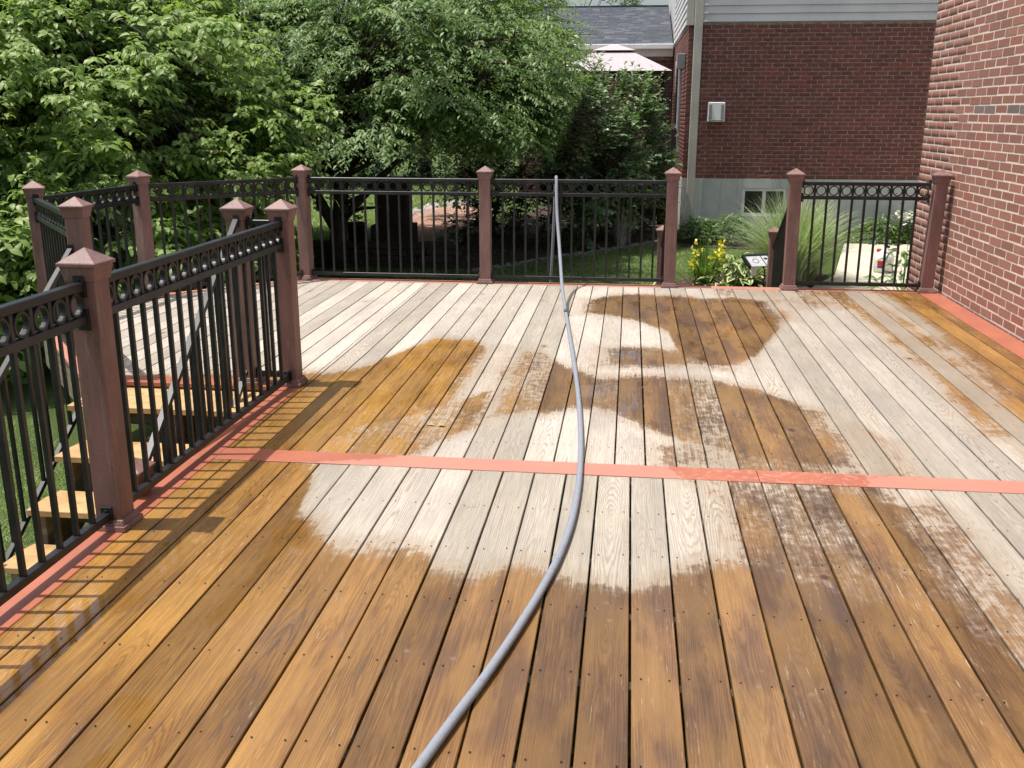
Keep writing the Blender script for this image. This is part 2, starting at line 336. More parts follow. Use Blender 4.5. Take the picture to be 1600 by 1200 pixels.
def m_leaf(name, a, b, c3, trans=.35, rough=.42, edge=None):
    t = NT(name); r = t.rnd(); col = t.mix(r, a, b); col = t.mix(t.ss(t.math('FRACT', t.math('MULTIPLY', r, 9.7)), .72, .9), col, c3)
    if edge:
        e = t.n('ShaderNodeAttribute', attribute_name='edge').outputs['Fac']; col = t.mix(t.ss(e, .45, .7), col, edge)
    pr = t.n('ShaderNodeBsdfPrincipled'); t.set(pr.inputs['Base Color'], col); pr.inputs['Roughness'].default_value = rough; pr.inputs['Specular IOR Level'].default_value = .34
    tr = t.n('ShaderNodeBsdfTranslucent'); t.set(tr.inputs[0], t.mix(.55, col, (.30, .48, .04)))
    mx = t.n('ShaderNodeMixShader'); mx.inputs[0].default_value = trans
    t.t.links.new(pr.outputs[0], mx.inputs[1]); t.t.links.new(tr.outputs[0], mx.inputs[2]); t.t.links.new(mx.outputs[0], t.out.inputs[0]); return t.m
M = {}
M['deck'] = m_deck()
M['red'] = m_paint('red_deck_stain', (.43, .148, .090), (.36, .122, .076))
M['tread'] = m_stairwood()
M['old'] = m_oldwood('weathered_framing', (.27, .24, .17), (.15, .13, .09))
M['dark'] = m_oldwood('dark_stained_wood', (.085, .068, .058), (.045, .038, .034))
M['post'] = m_composite(); M['metal'] = m_metal()
M['brick1'] = m_brick('house_brick', ((.35, .172, .128), (.26, .130, .098), (.32, .138, .098), (.19, .105, .085)))
M['brick1g'] = m_brick('grey_house_brick', ((.22, .17, .155), (.17, .135, .125), (.24, .18, .16), (.14, .11, .10)))
M['mortar1'] = m_plain('pale_mortar', (.74, .625, .55), (.62, .52, .45), .9, 30., .4)
M['brick2'] = m_brick('neighbour_brick', ((.195, .078, .060), (.138, .058, .047), (.225, .076, .056), (.095, .055, .058)))
M['mortar2'] = m_plain('dull_mortar', (.34, .255, .23), (.16, .10, .09), .9, 14., .5)
M['concrete'] = m_plain('foundation_concrete', (.53, .545, .51), (.43, .45, .43), .85, 3., .3)
M['patio'] = m_plain('patio_concrete', (.58, .53, .42), (.48, .44, .36), .85, 2., .2)
M['siding'] = m_plain('grey_vinyl_siding', (.66, .65, .64), (.58, .57, .57), .5, 2., .03)
M['trim'] = m_plain('beige_trim_metal', (.50, .47, .42), (.42, .40, .36), .45, 2., .03)
M['white'] = m_plain('white_plastic', (.78, .78, .76), (.66, .66, .65), .4, 5., .02)
M['greyp'] = m_plain('grey_plastic', (.30, .31, .31), (.24, .25, .25), .5, 5., .02)
M['glass'] = m_plain('dark_window_glass', (.02, .025, .025), (.03, .035, .035), .05, 2., 0., spec=.6)
M['shingle'] = m_brick('slate_shingle', ((.105, .115, .135), (.075, .082, .10), (.14, .15, .17), (.06, .065, .08)), 60.)
M['fabric'] = m_plain('canopy_fabric', (.47, .41, .43), (.41, .36, .38), .8, 20., .1)
M['hose'] = m_brick('blue_grey_hose', ((.24, .26, .30), (.24, .26, .30), (.24, .26, .30), (.15, .155, .17)), 46.)
M['soil'] = m_plain('bed_mulch', (.075, .05, .036), (.028, .02, .016), .95, 40., 1., det=6.)
M['rock'] = m_plain('garden_rock', (.30, .27, .24), (.13, .12, .11), .9, 9., .6)
M['pale_rock'] = m_plain('pale_river_rock', (.62, .55, .50), (.42, .36, .33), .85, 9., .5)
M['pot'] = m_plain('dark_glazed_pot', (.012, .014, .022), (.02, .02, .025), .3, 9., .1)
M['bark'] = m_oldwood('bark', (.075, .058, .042), (.035, .028, .022))
M['paver'] = m_brick('patio_paver', ((.50, .30, .22), (.42, .25, .19), (.55, .38, .30), (.33, .2, .16)))
M['silver'] = m_plain('silver_board', (.50, .51, .52), (.40, .41, .43), .35, 12., .02)
M['redp'] = m_plain('red_plastic', (.60, .03, .02), None, .4); M['blackp'] = m_plain('black_plastic', (.015, .015, .016), None, .4)
M['yellow'] = m_leaf('yellow_petals', (.85, .75, .05), (.80, .68, .04), (.9, .85, .2), .3)
M['wpetal'] = m_leaf('white_petals', (.85, .85, .78), (.8, .8, .7), (.7, .75, .5), .3)
M['leafA'] = m_leaf('broad_leaves', (.30, .42, .115), (.19, .30, .08), (.42, .50, .20), .45, .43)
M['leafB'] = m_leaf('drooping_leaves', (.22, .33, .115), (.13, .225, .08), (.32, .41, .18), .42, .42)
M['leafC'] = m_leaf('lilac_leaves', (.22, .33, .16), (.13, .22, .10), (.42, .48, .33), .25, .3)
M['leafD'] = m_leaf('dark_leaves', (.03, .062, .022), (.018, .04, .016), (.05, .085, .03), .25, .45)
M['leafE'] = m_leaf('far_leaves', (.06, .10, .045), (.045, .08, .035), (.09, .13, .06), .25)
M['shrub'] = m_leaf('shrub_leaves', (.11, .20, .06), (.06, .13, .04), (.22, .30, .13), .3, .35)
M['blade'] = m_leaf('green_blades', (.10, .20, .035), (.065, .15, .03), (.17, .27, .06), .35)
M['misc'] = m_leaf('silver_grass_blades', (.42, .50, .28), (.28, .38, .18), (.68, .70, .52), .35, .5)
M['turf'] = m_leaf('lawn_blades', (.32, .42, .15), (.21, .31, .10), (.44, .49, .23), .35, .5)
M['hosta'] = m_leaf('variegated_leaves', (.10, .19, .045), (.07, .15, .035), (.13, .22, .06), .25, .35, edge=(.66, .68, .36))
def m_found():
    t = NT('pitted_foundation'); p = t.pos(); P = t.xyz(p); n = t.noise(p, 2.4, 5., .6); v = t.n('ShaderNodeTexVoronoi', feature='F1'); t.set(v.inputs['Vector'], p); v.inputs['Scale'].default_value = 11.
    c = t.mix(t.ss(n, .3, .7), (.54, .555, .52), (.43, .45, .43)); st = t.noise(t.comb(t.math('MULTIPLY', P[0], 7.), 0., t.math('MULTIPLY', P[2], .6)), 1., 4., .6)
    c = t.mix(t.math('MULTIPLY', t.ss(st, .52, .66), .35), c, (.30, .30, .27)); pit = t.math('MULTIPLY', t.ss(v.outputs['Distance'], .16, .10), t.ss(t.noise(p, 2., 2.), .45, .6))
    c = t.mix(pit, c, (.12, .12, .11)); c = t.mix(t.math('MULTIPLY', t.ss(P[2], -.25, -.55), .5), c, (.20, .17, .13))
    t.bsdf(c, .88, t.bump(t.math('SUBTRACT', n, pit), .4, .01), spec=.2); return t.m
M['concrete'] = m_found()
def m_ground():
    t = NT('lawn_ground'); p = t.pos(); n = t.noise(p, 1.2, 4.); n2 = t.noise(p, 90., 4., .7)
    c = t.mix(t.ss(n, .3, .7), (.085, .13, .038), (.115, .16, .05)); c = t.mix(t.ss(n2, .45, .7), c, (.045, .07, .022))
    t.bsdf(c, .9, t.bump(n2, 1., .03), spec=.1); return t.m
M['ground'] = m_ground()

# ------------------------------------------------------------ ground
def gz(x, y):
    base = -1.0 if y < 10 else (-1+.43*(y-10)/8 if y < 18 else (min(-.57+.02*(y-18), -.45)))
    return base
def ground():
    xs = np.concatenate([[-600, -200, -60, -30], np.arange(-16, 12.1, .5), [30, 60, 200, 600]])
    ys = np.concatenate([[-200, -50, -10, 0, 4, 8], np.arange(9.5, 26.1, .5), [32, 45, 80, 200, 700]])
    X, Y = np.meshgrid(xs, ys); Z = np.vectorize(gz)(X, Y)+RNG.normal(0, .008, X.shape)*((abs(X) < 20) & (Y < 27))
    V = np.stack([X, Y, Z], -1).reshape(-1, 3); nx = len(xs)
    i, j = np.meshgrid(np.arange(nx-1), np.arange(len(ys)-1)); a = (j*nx+i).ravel()
    link('ground', mesh_np('ground', V, np.stack([a, a+1, a+nx+1, a+nx], 1)), M['ground'], kind='structure')
ground()
def sheet(name, poly, mat, dz, kind='structure', step=.5):
    """a thin slab laid on the sloping ground"""
    bm = bmesh.new(); vs = [bm.verts.new((x, y, 0)) for x, y in poly]; bm.faces.new(vs)
    ymin, ymax = min(p[1] for p in poly), max(p[1] for p in poly); y = ymin+step
    while y < ymax:
        bmesh.ops.bisect_plane(bm, geom=bm.verts[:]+bm.edges[:]+bm.faces[:], plane_co=(0, y, 0), plane_no=(0, 1, 0)); y += step
    r = bmesh.ops.extrude_face_region(bm, geom=bm.faces[:])
    top = {v for v in r['geom'] if isinstance(v, bmesh.types.BMVert)}
    for v in bm.verts: v.co.z = gz(v.co.x, v.co.y)+(dz if v in top else -.12)
    me = bpy.data.meshes.new(name); bmesh.ops.recalc_face_normals(bm, faces=bm.faces[:]); bm.to_mesh(me); bm.free()
    return link(name, me, mat, kind=kind)
sheet('patio', [(2.5, 10.6), (9, 10.6), (9, 17.3), (3.7, 17.3), (3.05, 14.7), (2.5, 13.7)], M['patio'], .03)
sheet('flower_bed', [(.5, 9.6), (2.44, 9.6), (2.44, 13.7), (2.95, 14.75), (2.3, 15.2), (1.2, 14.6), (.5, 13.9)], M['soil'], .02)
sheet('foundation_bed', [(.9, 16.9), (2.0, 16.7), (3.66, 17.1), (3.66, 17.35), (9, 17.35), (9, 17.96), (.9, 17.96)], M['soil'], .02)
sheet('shrub_bed', [(-5.4, 14.7), (-2.3, 14.6), (-1.2, 15.6), (.3, 17.2), (.8, 17.6), (.8, 23.6), (-1.8, 23.6), (-2.6, 17.2), (-3.0, 16.2), (-5.4, 15.9)], M['soil'], .016)

# ------------------------------------------------------------ deck
YN, YS0, YS1, YB = .5, 4.150, 4.300, 9.136
XL, XR, WALLX = -1.918, 2.650, 2.86
pA, pB, pC, pD = (-1.985, 3.37), (-1.985, 5.46), (-2.25, 5.46), (-3.24, 5.46)
pE, pF, pG = (-4.31, 6.74), (-4.20, 8.10), (-3.12, 9.20)
pH, pI, pJ, pK = (-1.345, 9.20), (.402, 9.20), (1.502, 9.20), (2.722, 9.20)
deck = thing('wooden_deck', 'large wooden deck half soaked and half dry, edged with red painted boards', 'deck')
def inset(P, d):
    """polygon offset inwards (counter-clockwise)"""
    n = len(P); out = []
    for i in range(n):
        a, b, c = Vector(P[i-1]), Vector(P[i]), Vector(P[(i+1) % n]); d1 = (b-a).normalized(); d2 = (c-b).normalized()
        n1 = Vector((-d1.y, d1.x)); n2 = Vector((-d2.y, d2.x)); k = (n1+n2)/(1+n1.dot(n2)); out.append(b+k*d)
    return out
Q = [(-1.988, 5.47), (2.75, 5.47), (2.75, 9.205), pG, pF, pE, pD]             # ccw, far part outline on the post line
qo, qi = inset(Q, -.075), inset(Q, .068)
def yrange(x):
    lo, hi = 1e9, -1e9; n = len(qi)
    for i in range(n):
        a, b = qi[i], qi[(i+1) % n]
        if (a.x-x)*(b.x-x) <= 0 and abs(a.x-b.x) > 1e-6:
            y = a.y+(b.y-a.y)*(x-a.x)/(b.x-a.x); lo = min(lo, y); hi = max(hi, y)
    return lo, hi
BW, TH = .1385, .025
def plank(x0, x1, ya0, ya1, yb0, yb1):
    c = (x0+x1)/2; dz = random.uniform(-.0012, .0012)
    mb = MB(); mb.prism([(x0-c, ya0), (x1-c, ya1), (x1-c, yb1), (x0-c, yb0)], -TH+dz, dz)
    return mb.build('plank', M['deck'], deck, bevel=.0022, loc=(c, 0, 0))
P1 = .1445; O1 = .0477; x = O1-13*P1-.0001
xs = [O1+k*P1 for k in range(-14, 20)]
for g in xs:                                   # near section
    a, b = g+.0038+random.uniform(-.001, .0012), g+P1-.0038+random.uniform(-.0012, .001)
    a, b = max(a, XL+.002), min(b, XR-.002)
    if b-a < .03: continue
    plank(a, b, YN, YN, YS0-.004, YS0-.004)
P2 = .1435; O2 = .2165; A2 = -.0095
for k in range(-33, 20):                       # far section
    g = O2+k*P2+.045
    a, b = g+.0036+random.uniform(-.001, .0012), g+P2-.0036+random.uniform(-.0012, .001); b = min(b, XR-.002)
    if b-a < .03 or a < qi[0].x*0-4.3: continue
    c = (a+b)/2
    if a > XL: plank(a, b, YS1+.004, YS1+.004, YB, YB)
    elif b > XL:
        if b-XL > .02: plank(XL+.002, b, YS1+.004, YS1+.004, YB, YB)
        if XL-a > .02: plank(a, XL-.002, 5.54, 5.54, YB, YB)
    else:
        l0, h0 = yrange(a); l1, h1 = yrange(b)
        if l0 > 1e8 or l1 > 1e8: continue
        plank(a, b, l0+.003, l1+.003, h0-.003, h1-.003)
def rb(poly, name='border_board', z0=-TH, z1=.0025):
    return MB().prism(poly, z0, z1).build(name, M['red'], deck, bevel=.0022)
def ring_strip(i, j):
    rb([tuple(qo[i]), tuple(qo[j]), tuple(qi[j]), tuple(qi[i])])
rb([(XL-.142, YN), (XL, YN), (XL, YS0-.001), (XL-.142, YS0-.001)])
rb([(XL-.142, YS0+.001), (XL, YS0+.001), (XL, 5.39), (XL-.142, 5.39)])
rb([(XL+.001, YS0), (.62, YS0), (.62, YS1), (XL+.001, YS1)]); rb([(.623, YS0), (XR-.001, YS0), (XR-.001, YS1), (.623, YS1)])
for (ya, yb) in ((YN, 4.2), (4.204, 9.13)): rb([(XR+.002, ya), (WALLX-.025, ya), (WALLX-.025, yb), (XR+.002, yb)])
bk = [(-3.05, -1.35), (-1.348, .40), (.402, 1.50), (1.502, WALLX-.025)]
rb([tuple(qo[3]), (-1.346, 9.28), (-1.346, YB+.003), tuple(qi[3])])
for a, b in bk[1:]: rb([(a, YB+.003), (b, YB+.003), (b, 9.28), (a, 9.28)])
for i, j in ((3, 4), (4, 5), (5, 6)): ring_strip(i, j)
rb([(-3.20, 5.395), (-1.919, 5.395), (-1.919, 5.535), (-3.17, 5.535)])
# rim boards and joists
def rim(a, b, z0=-.28, z1=-TH-.002, name='rim_joist'):
    MB().bar((a[0], a[1], (z0+z1)/2), (b[0], b[1], (z0+z1)/2), .038, z1-z0).build(name, M['old'], deck, bevel=.002)
rim((-2.01, YN), (-2.01, 5.38)); ri = inset(Q, -.045)
for i, j in ((2, 3), (3, 4), (4, 5), (5, 6)): rim(tuple(ri[i]), tuple(ri[j]))
rim((-3.2, 5.44), (-1.99, 5.44))
for k, y in enumerate(np.arange(.9, 9.1, .405)):
    x0 = -1.98 if y < 5.47 else max(-4.2, -3.3-(y-5.47)*.85) if y < 6.8 else (-4.15 if y < 8 else -4.15+(y-8)*.95)
    MB().box(x0, WALLX-.05, y-.019, y+.019, -.26, -TH-.003).build('joist', M['old'], deck)
sc = MB()
for y in np.arange(.9, 9.1, .405):
    cols = [(g, P1) for g in xs] if y < YS0 else [(O2+.045+k*P2, P2) for k in range(-33, 20)]
    for g, p in cols:
        for f in (.2, .8):
            cx = g+p*f+random.uniform(-.004, .004); cy = y+random.uniform(-.008, .008)
            if abs(y-YS0) < .1 or cx > XR-.02 or cx < (XL+.02 if y < 5.6 else -4.1): continue
            if y >= 5.6:
                lo, hi = yrange(cx)
                if cy < lo+.05 and cx < XL or cy > hi-.04: continue
            r_ = .0036; sc.add([(cx+r_*math.cos(t), cy+r_*math.sin(t), .0022) for t in (0, 1.05, 2.09, 3.14, 4.19, 5.24)], [(0, 1, 2, 3, 4, 5)])
sc.build('screw_heads', M['blackp'], deck, kind='stuff')

# ------------------------------------------------------------ posts
h = .0525
slv = MB().box(-h, h, -h, h, .0, 1.03).mesh('sleeve', .003)
cp = MB(); cp.frus((0, 0), .985, 1.04, .058, .058, .068, .068); cp.frus((0, 0), 1.041, 1.054, .0755, .0755, .0755, .0755); cp.frus((0, 0), 1.0545, 1.104, .0735, .0735, .002, .002)
cap = cp.mesh('cap', .0012)
tr = MB(); tr.frus((0, 0), .003, .024, .077, .077, .074, .074); tr.frus((0, 0), .0245, .046, .068, .068, .061, .061); trm = tr.mesh('base_trim', .002)
def post(p, label, rz=0, dz=0, dx=0, zb=None, s=1.):
    t = thing('railing_post', label, 'railing post', (p[0], p[1], dz), rz, 'brown composite posts of the deck railing')
    link('sleeve', slv, M['post'], t); link('cap', cap, M['post'], t); link('base_trim', trm, M['post'], t)
    t.rotation_euler = (0, dx, rz)
    return t
post(pA, 'nearest brown post, in front of the wooden stairs')
post((-1.985, 1.28), 'brown post at the near end of the left railing, beyond the lower left corner')
post(pB, 'brown post at the inside corner where the left railing meets the stair head')
post(pC, 'brown post at the stair head carrying the right-hand stair rail, close beside the corner post')
post(pD, 'brown post at the stair head carrying the left-hand stair rail', .12)
post(pE, 'leftmost brown post at the outer corner of the deck, against the big leaves', .5)
post(pF, 'brown post between the two slanting rail panels at the far left corner', -.35)
post(pG, 'brown post at the left end of the straight rear railing', -.2)
post(pH, 'brown post in the middle of the rear railing, left of the hose')
post(pI, 'brown post left of the rear stair opening, in front of the beige downspout', 0, dx=-.008)
post(pJ, 'brown post right of the rear stair opening, in front of the tall grass', 0, dx=-.012)
post(pK, 'rightmost brown post, tight against the red brick house wall', 0, dx=.03)

# ------------------------------------------------------------ railing panels
def ring_mesh(ro=.0445, ri=.036, w=.022, k=20):
    V, Fs = [], []
    for i in range(k):
        a = 2*math.pi*i/k
        for r_, y in ((ro, -w/2), (ro, w/2), (ri, w/2), (ri, -w/2)): V.append((r_*math.cos(a), y, r_*math.sin(a)))
    for i in range(k):
        for j in range(4): Fs.append((i*4+j, i*4+(j+1) % 4, ((i+1) % k)*4+(j+1) % 4, ((i+1) % k)*4+j))
    me = bpy.data.meshes.new('ring'); me.from_pydata(V, [], Fs); me.update(); return me
RING = ring_mesh(); BAL = MB().box(-.0095, .0095, -.0095, .0095, .066, .952).mesh('baluster', .0012)
BRK = MB().box(-.006, .006, -.022, .022, -.03, .05).tube([(-.0, 0, .034), (.012, 0, .034)], .006, 8).mesh('bracket', .001)
def panel(a, b, label, nr=None, ga=.0545, gb=.0545, rings=True):
    a, b = Vector(a), Vector(b); d = (b-a); L = d.length-ga-gb; u = d.normalized(); s = a+u*ga
    t = thing('railing', label, 'railing', (s.x, s.y, 0), math.atan2(u.y, u.x), 'black metal railing panels of the deck')
    MB().box(.002, L-.002, -.019, .019, .953, .985).build('top_rail', M['metal'], t, bevel=.003)
    MB().box(.002, L-.002, -.016, .016, .829, .861).build('middle_rail', M['metal'], t, bevel=.002)
    MB().box(.002, L-.002, -.016, .016, .046, .078).build('bottom_rail', M['metal'], t, bevel=.002)
    n = nr or max(2, round(L/.1105)); p = L/n
    for i in range(n):
        if rings: link('ring', RING, M['metal'], t, loc=((i+.5)*p, 0, .907))
        if i: link('baluster', BAL, M['metal'], t, loc=(i*p, 0, 0))
    for xx in (0, L):
        for z in (.969, .845, .06): link('bracket', BRK, M['metal'], t, loc=(xx+(.0055 if xx == 0 else -.0055), 0, z-.01), rot=(0, 0, 0 if xx == 0 else math.pi))
    return t
panel((-1.985, 1.28), pA, 'black ringed railing panel in the lower left corner, left of the nearest post')
panel(pA, pB, 'long ringed railing in front of the stairs, between nearest post and corner post')
panel(pC, pB, 'very short black railing panel between the two posts that stand close together', 2, rings=False)
panel(pE, pD, 'silvery-topped railing panel seen edge-on at the far left, beside the stair head')
panel(pE, pF, 'dark railing panel in front of the big leaves at the far left corner')
panel(pF, pG, 'slanting black railing panel left of the straight rear railing, in front of the tree')
panel(pG, pH, 'black rear railing panel in front of the tree trunk and the paved patio')
panel(pH, pI, 'black rear railing panel with the grey hose draped over it')
panel(pJ, pK, 'short black rear railing panel beside the brick house, in front of the tall grass', 10)
# stair rails
NEW = MB().box(-h, h, -h, h, -1.15, 0).mesh('newel_sleeve', .003)
def newel(p, z, label, g):
    t = thing('newel_post', label, 'stair post', (p[0], p[1], z), 0, 'brown newel posts of the deck stairs')
    zb = g-z; MB().box(-h, h, -h, h, zb, -.07).build('sleeve', M['post'], t, bevel=.003)
    c = link('cap', cap, M['post'], t, loc=(0, 0, -1.104)); return t
def stair_rail(a, b, label, drop=.87, mat=None):
    a, b = Vector(a), Vector(b); t = thing('stair_rail', label, 'stair railing', tuple(a), 0, 'black sloping stair rails')
    d = b-a; dn = Vector((0, 0, -drop)); zero = Vector((0, 0, 0)); n = max(3, round(math.hypot(d.x, d.y)/.112))
    MB().bar(zero, d, .034, .026).build('top_rail', M['metal'], t, bevel=.003)
    MB().bar(d*.02+dn, d*.98+dn, .03, .028).build('bottom_rail', M['metal'], t, bevel=.002)
    for i in range(1, n):
        q = d*(i/n); q2 = q+Vector((0, 0, -.013)); q3 = q+dn+Vector((0, 0, .012)); MB().bar(q3, q2, .018, .018, (0, 1, 0)).build('baluster', M['metal'], t)
    for q in (Vector((0, 0, 0)), d): 
        s = 1 if q.length == 0 else -1; MB().bar(q+Vector((0, 0, -.035)), q+Vector((0, 0, .03)), .03, .008, (0, 1, 0)).build('bracket', M['metal'], t)
    return t
newel((-2.08, 3.69), .17, 'low brown newel at the foot of the near stairs, hidden behind the nearest post', -1.0)
newel((-3.27, 4.03), -.04, 'low brown newel at the foot of the near stairs, off the left edge', -1.0)
newel((1.67, 11.45), .33, 'brown newel post at the foot of the rear stairs, left of the tall grass clump', -.94)
newel((.40, 11.45), .33, 'brown newel post peeping out left of the rear post in front of the downspout', -.94)
stair_rail((-2.235, 5.395, .985), (-2.09, 3.75, .02), 'right-hand rail of the near stairs, its silvery top sloping down behind the ringed panel')
stair_rail((-3.265, 5.395, .80), (-3.275, 4.09, -.13), 'left-hand rail of the near stairs, its silvery top sloping out of the frame')
stair_rail((1.515, 9.26, .93), (1.665, 11.39, .12), 'sloping rail right of the rear stair opening, seen almost end-on', .8)
stair_rail((.40, 9.26, .93), (.40, 11.39, .12), 'sloping rail left of the rear stair opening, hidden behind its post', .8)

# ------------------------------------------------------------ stairs
st = thing('wooden_stairs', 'pale new wooden stairs going down to the lawn on the left of the deck', 'stairs')
def tread(x0, x1, y0, y1, z, n):
    w = (y1-y0)/n
    for i in range(n):
        ya = y0+i*w; c = ((x0+x1)/2, ya+w/2, z)
        MB().box(-(x1-x0)/2, (x1-x0)/2, -w/2+.002, w/2-.002, -.034, 0).build('tread_board', M['tread'], st, bevel=.003, loc=c)
tread(-3.16, -2.02, 4.99, 5.392, -.035, 3)
for i, (yf, z) in enumerate([(4.67, -.225), (4.37, -.415), (4.09, -.605), (3.80, -.795)]): tread(-3.07, -2.06, yf, yf+.285, z, 2)
for i, (yf, z) in enumerate([(5.02, -.035), (4.70, -.225), (4.40, -.415), (4.12, -.605), (3.83, -.795)]):
    MB().box(-3.03, -2.10, yf+.25, yf+.272, z-.185, z-.036).build('riser_board', M['old'], st)
for xx in (-3.02, -2.56, -2.11):
    prof = [(5.39, -.07), (5.39, -.34)]
    for (yf, z) in [(4.99, -.07), (4.67, -.26), (4.37, -.45), (4.09, -.64), (3.80, -.83)][::-1]: pass
    lo = [(5.38, -.072), (5.04, -.072), (5.04, -.262), (4.72, -.262), (4.72, -.452), (4.42, -.452), (4.42, -.642), (4.14, -.642), (4.14, -.832), (3.86, -.832), (3.86, -1.02), (4.05, -1.02), (5.38, -.36)]
    n = len(lo); V = [(xx-.019, y, z) for y, z in lo]+[(xx+.019, y, z) for y, z in lo]
    mb = MB(); mb.add(V, [tuple(range(n)), tuple(range(n, 2*n))[::-1]]+[(i, n+i, n+(i+1) % n, (i+1) % n) for i in range(n)]); mb.build('stringer', M['old'], st)
st2 = thing('rear_stairs', 'wooden stairs going down to the lawn through the opening in the rear railing', 'stairs')
for i, z in enumerate((-.2, -.38, -.56, -.74)):
    MB().box(.47, 1.44, 9.30+i*.5, 9.30+i*.5+.46, z-.034, z).build('tread_board', M['tread'], st2, bevel=.003)
for xx in (.50, 1.41): MB().bar((xx, 9.32, -.40), (xx, 11.2, -.94), .04, .2).build('stringer', M['old'], st2)

# ------------------------------------------------------------ brick houses
def brick_wall(parent, origin, udir, ndir, U, Z, bl, bh, mw, mat, greymat=None, holes=(), prot=.0022, limit=300, grey=None):
    """bricks proud of a mortar core; udir runs along the wall, ndir outwards"""
    ud, nd = np.array(udir, float), np.array(ndir, float); og = np.array(origin, float); zz = np.array([0, 0, 1.])
    items = []; rows = int(Z/bh); 
    for r_ in range(rows):
        u = -(bl/2) if r_ % 2 else 0.
        while u < U:
            a, b = max(u, 0), min(u+bl-mw*1.25, U)
            if b-a > .03:
                z = r_*bh
                if not any(hx0-.02 < (a+b)/2 < hx1+.02 and hz0-.03 < z+bh/2 < hz1+.03 for hx0, hx1, hz0, hz1 in holes): items.append((a, b, z, r_))
            u += bl
    C = np.array([og+ud*(a+b)/2+zz*(z+bh/2)+nd*prot for a, b, z, r_ in items]); pj = proj(C); dist = np.linalg.norm(C-np.array([0, 0, CAM_H]), axis=1)
    vis = (pj[:, 0] > -20) & (pj[:, 0] < 1620) & (pj[:, 1] > -20) & (pj[:, 1] < 1220) & ((C-np.array([0, 0, CAM_H]))@cF > 0)
    key = np.where(vis, dist, dist+1e4); order = np.argsort(key); top = set(order[:limit].tolist())
    L, H = bl-mw*1.25, bh-mw; e = .0018
    def shape(l, hh): return [(-l/2, -hh/2, -prot), (l/2, -hh/2, -prot), (l/2, hh/2, -prot), (-l/2, hh/2, -prot), (-l/2+e, -hh/2+e, 0), (l/2-e, -hh/2+e, 0), (l/2-e, hh/2-e, 0), (-l/2+e, hh/2-e, 0)]
    FS = [(4, 5, 6, 7), (0, 1, 5, 4), (1, 2, 6, 5), (2, 3, 7, 6), (3, 0, 4, 7)]
    meshes = {}; SV, SF, SR = [], [], []
    rot = Matrix(((ud[0], 0, nd[0]), (ud[1], 0, nd[1]), (0, 1, 0))).to_euler()
    for i, (a, b, z, r_) in enumerate(items):
        jit = (random.uniform(-.0015, .0015), random.uniform(-.0012, .0012), random.uniform(-.002, .0015))
        w = round(b-a, 3); isg = grey is not None and grey(r_, (a+b)/2)
        if i in top:
            k = (w, isg)
            if k not in meshes:
                me = bpy.data.meshes.new('brick'); me.from_pydata(shape(w, H), [], FS); me.update(); me.materials.append(greymat if isg else mat); meshes[k] = me
            c = C[i]+ud*jit[0]+zz*jit[1]+nd*jit[2]
            link('brick', meshes[k], None, parent, loc=tuple(c-np.array(parent.location)), rot=rot)
        else:
            c = C[i]+ud*jit[0]+zz*jit[1]+nd*jit[2]; n0 = len(SV)
            for (p, q, s) in shape(w, H): SV.append(c+ud*p+zz*q+nd*s-np.array(parent.location)); 
            SF += [[n0+v for v in f] for f in FS]; SR += [random.random()]*8
    if SV: link('brickwork', mesh_np('brickwork', SV, SF, SR), mat, parent, kind='stuff')
home = thing('brick_house', 'red brick house with pale mortar standing along the right edge of the deck', 'house')
MB().box(WALLX, 11., -4., 10.28, -1.1, 5.6).build('wall', M['mortar1'], home)
brick_wall(home, (WALLX, 10.276, -.345), (0, -1, 0), (-1, 0, 0), 8.6, 3.9, .2515, .0712, .0128, M['brick1'], M['brick1g'],
           grey=lambda r_, u: (r_ in (27,) and u > 1.3 and random.random() < .85) or (r_ in (26, 25) and u > 2.4 and random.random() < .25))
brick_wall(home, (WALLX, 10.28, -.345), (1, 0, 0), (0, 1, 0), 4., 3.9, .2515, .0712, .0115, M['brick1'], limit=0)
rf = MB(); rf.add([(WALLX-.4, -4.4, 5.5), (11.4, -4.4, 5.5), (11.4, 10.7, 5.5), (WALLX-.4, 10.7, 5.5), (7, -4.4, 7.5), (7, 10.7, 7.5)], [(0, 1, 2, 3), (0, 3, 5, 4), (1, 4, 5, 2), (0, 4, 1), (2, 5, 3)])
rf.build('roof', M['shingle'], home)

H2X, H2Y = .93, 18.0
nb = thing('neighbour_house', 'neighbouring brick house with grey siding, concrete foundation and a lower shingled wing', 'house')
MB().box(H2X, 12, H2Y, 30, .455, 3.06).build('wall', M['mortar2'], nb)
MB().box(H2X-.004, 2.00, H2Y-.012, 30, -1.2, .452).build('foundation', M['concrete'], nb)
MB().box(2.78, 12, H2Y-.012, H2Y+.5, -1.2, .452).build('foundation', M['concrete'], nb)
MB().box(2.002, 2.778, H2Y-.012, H2Y+.5, .29, .452).build('foundation', M['concrete'], nb); MB().box(2.002, 2.778, H2Y-.012, H2Y+.5, -1.2, -.2).build('foundation', M['concrete'], nb)
brick_wall(nb, (H2X, H2Y, .457), (1, 0, 0), (0, -1, 0), 7.0, 2.60, .1935, .0697, .0105, M['brick2'], holes=())
brick_wall(nb, (H2X, 24., .457), (0, -1, 0), (-1, 0, 0), 6.0, 2.60, .1935, .0697, .0085, M['brick2'], limit=0)
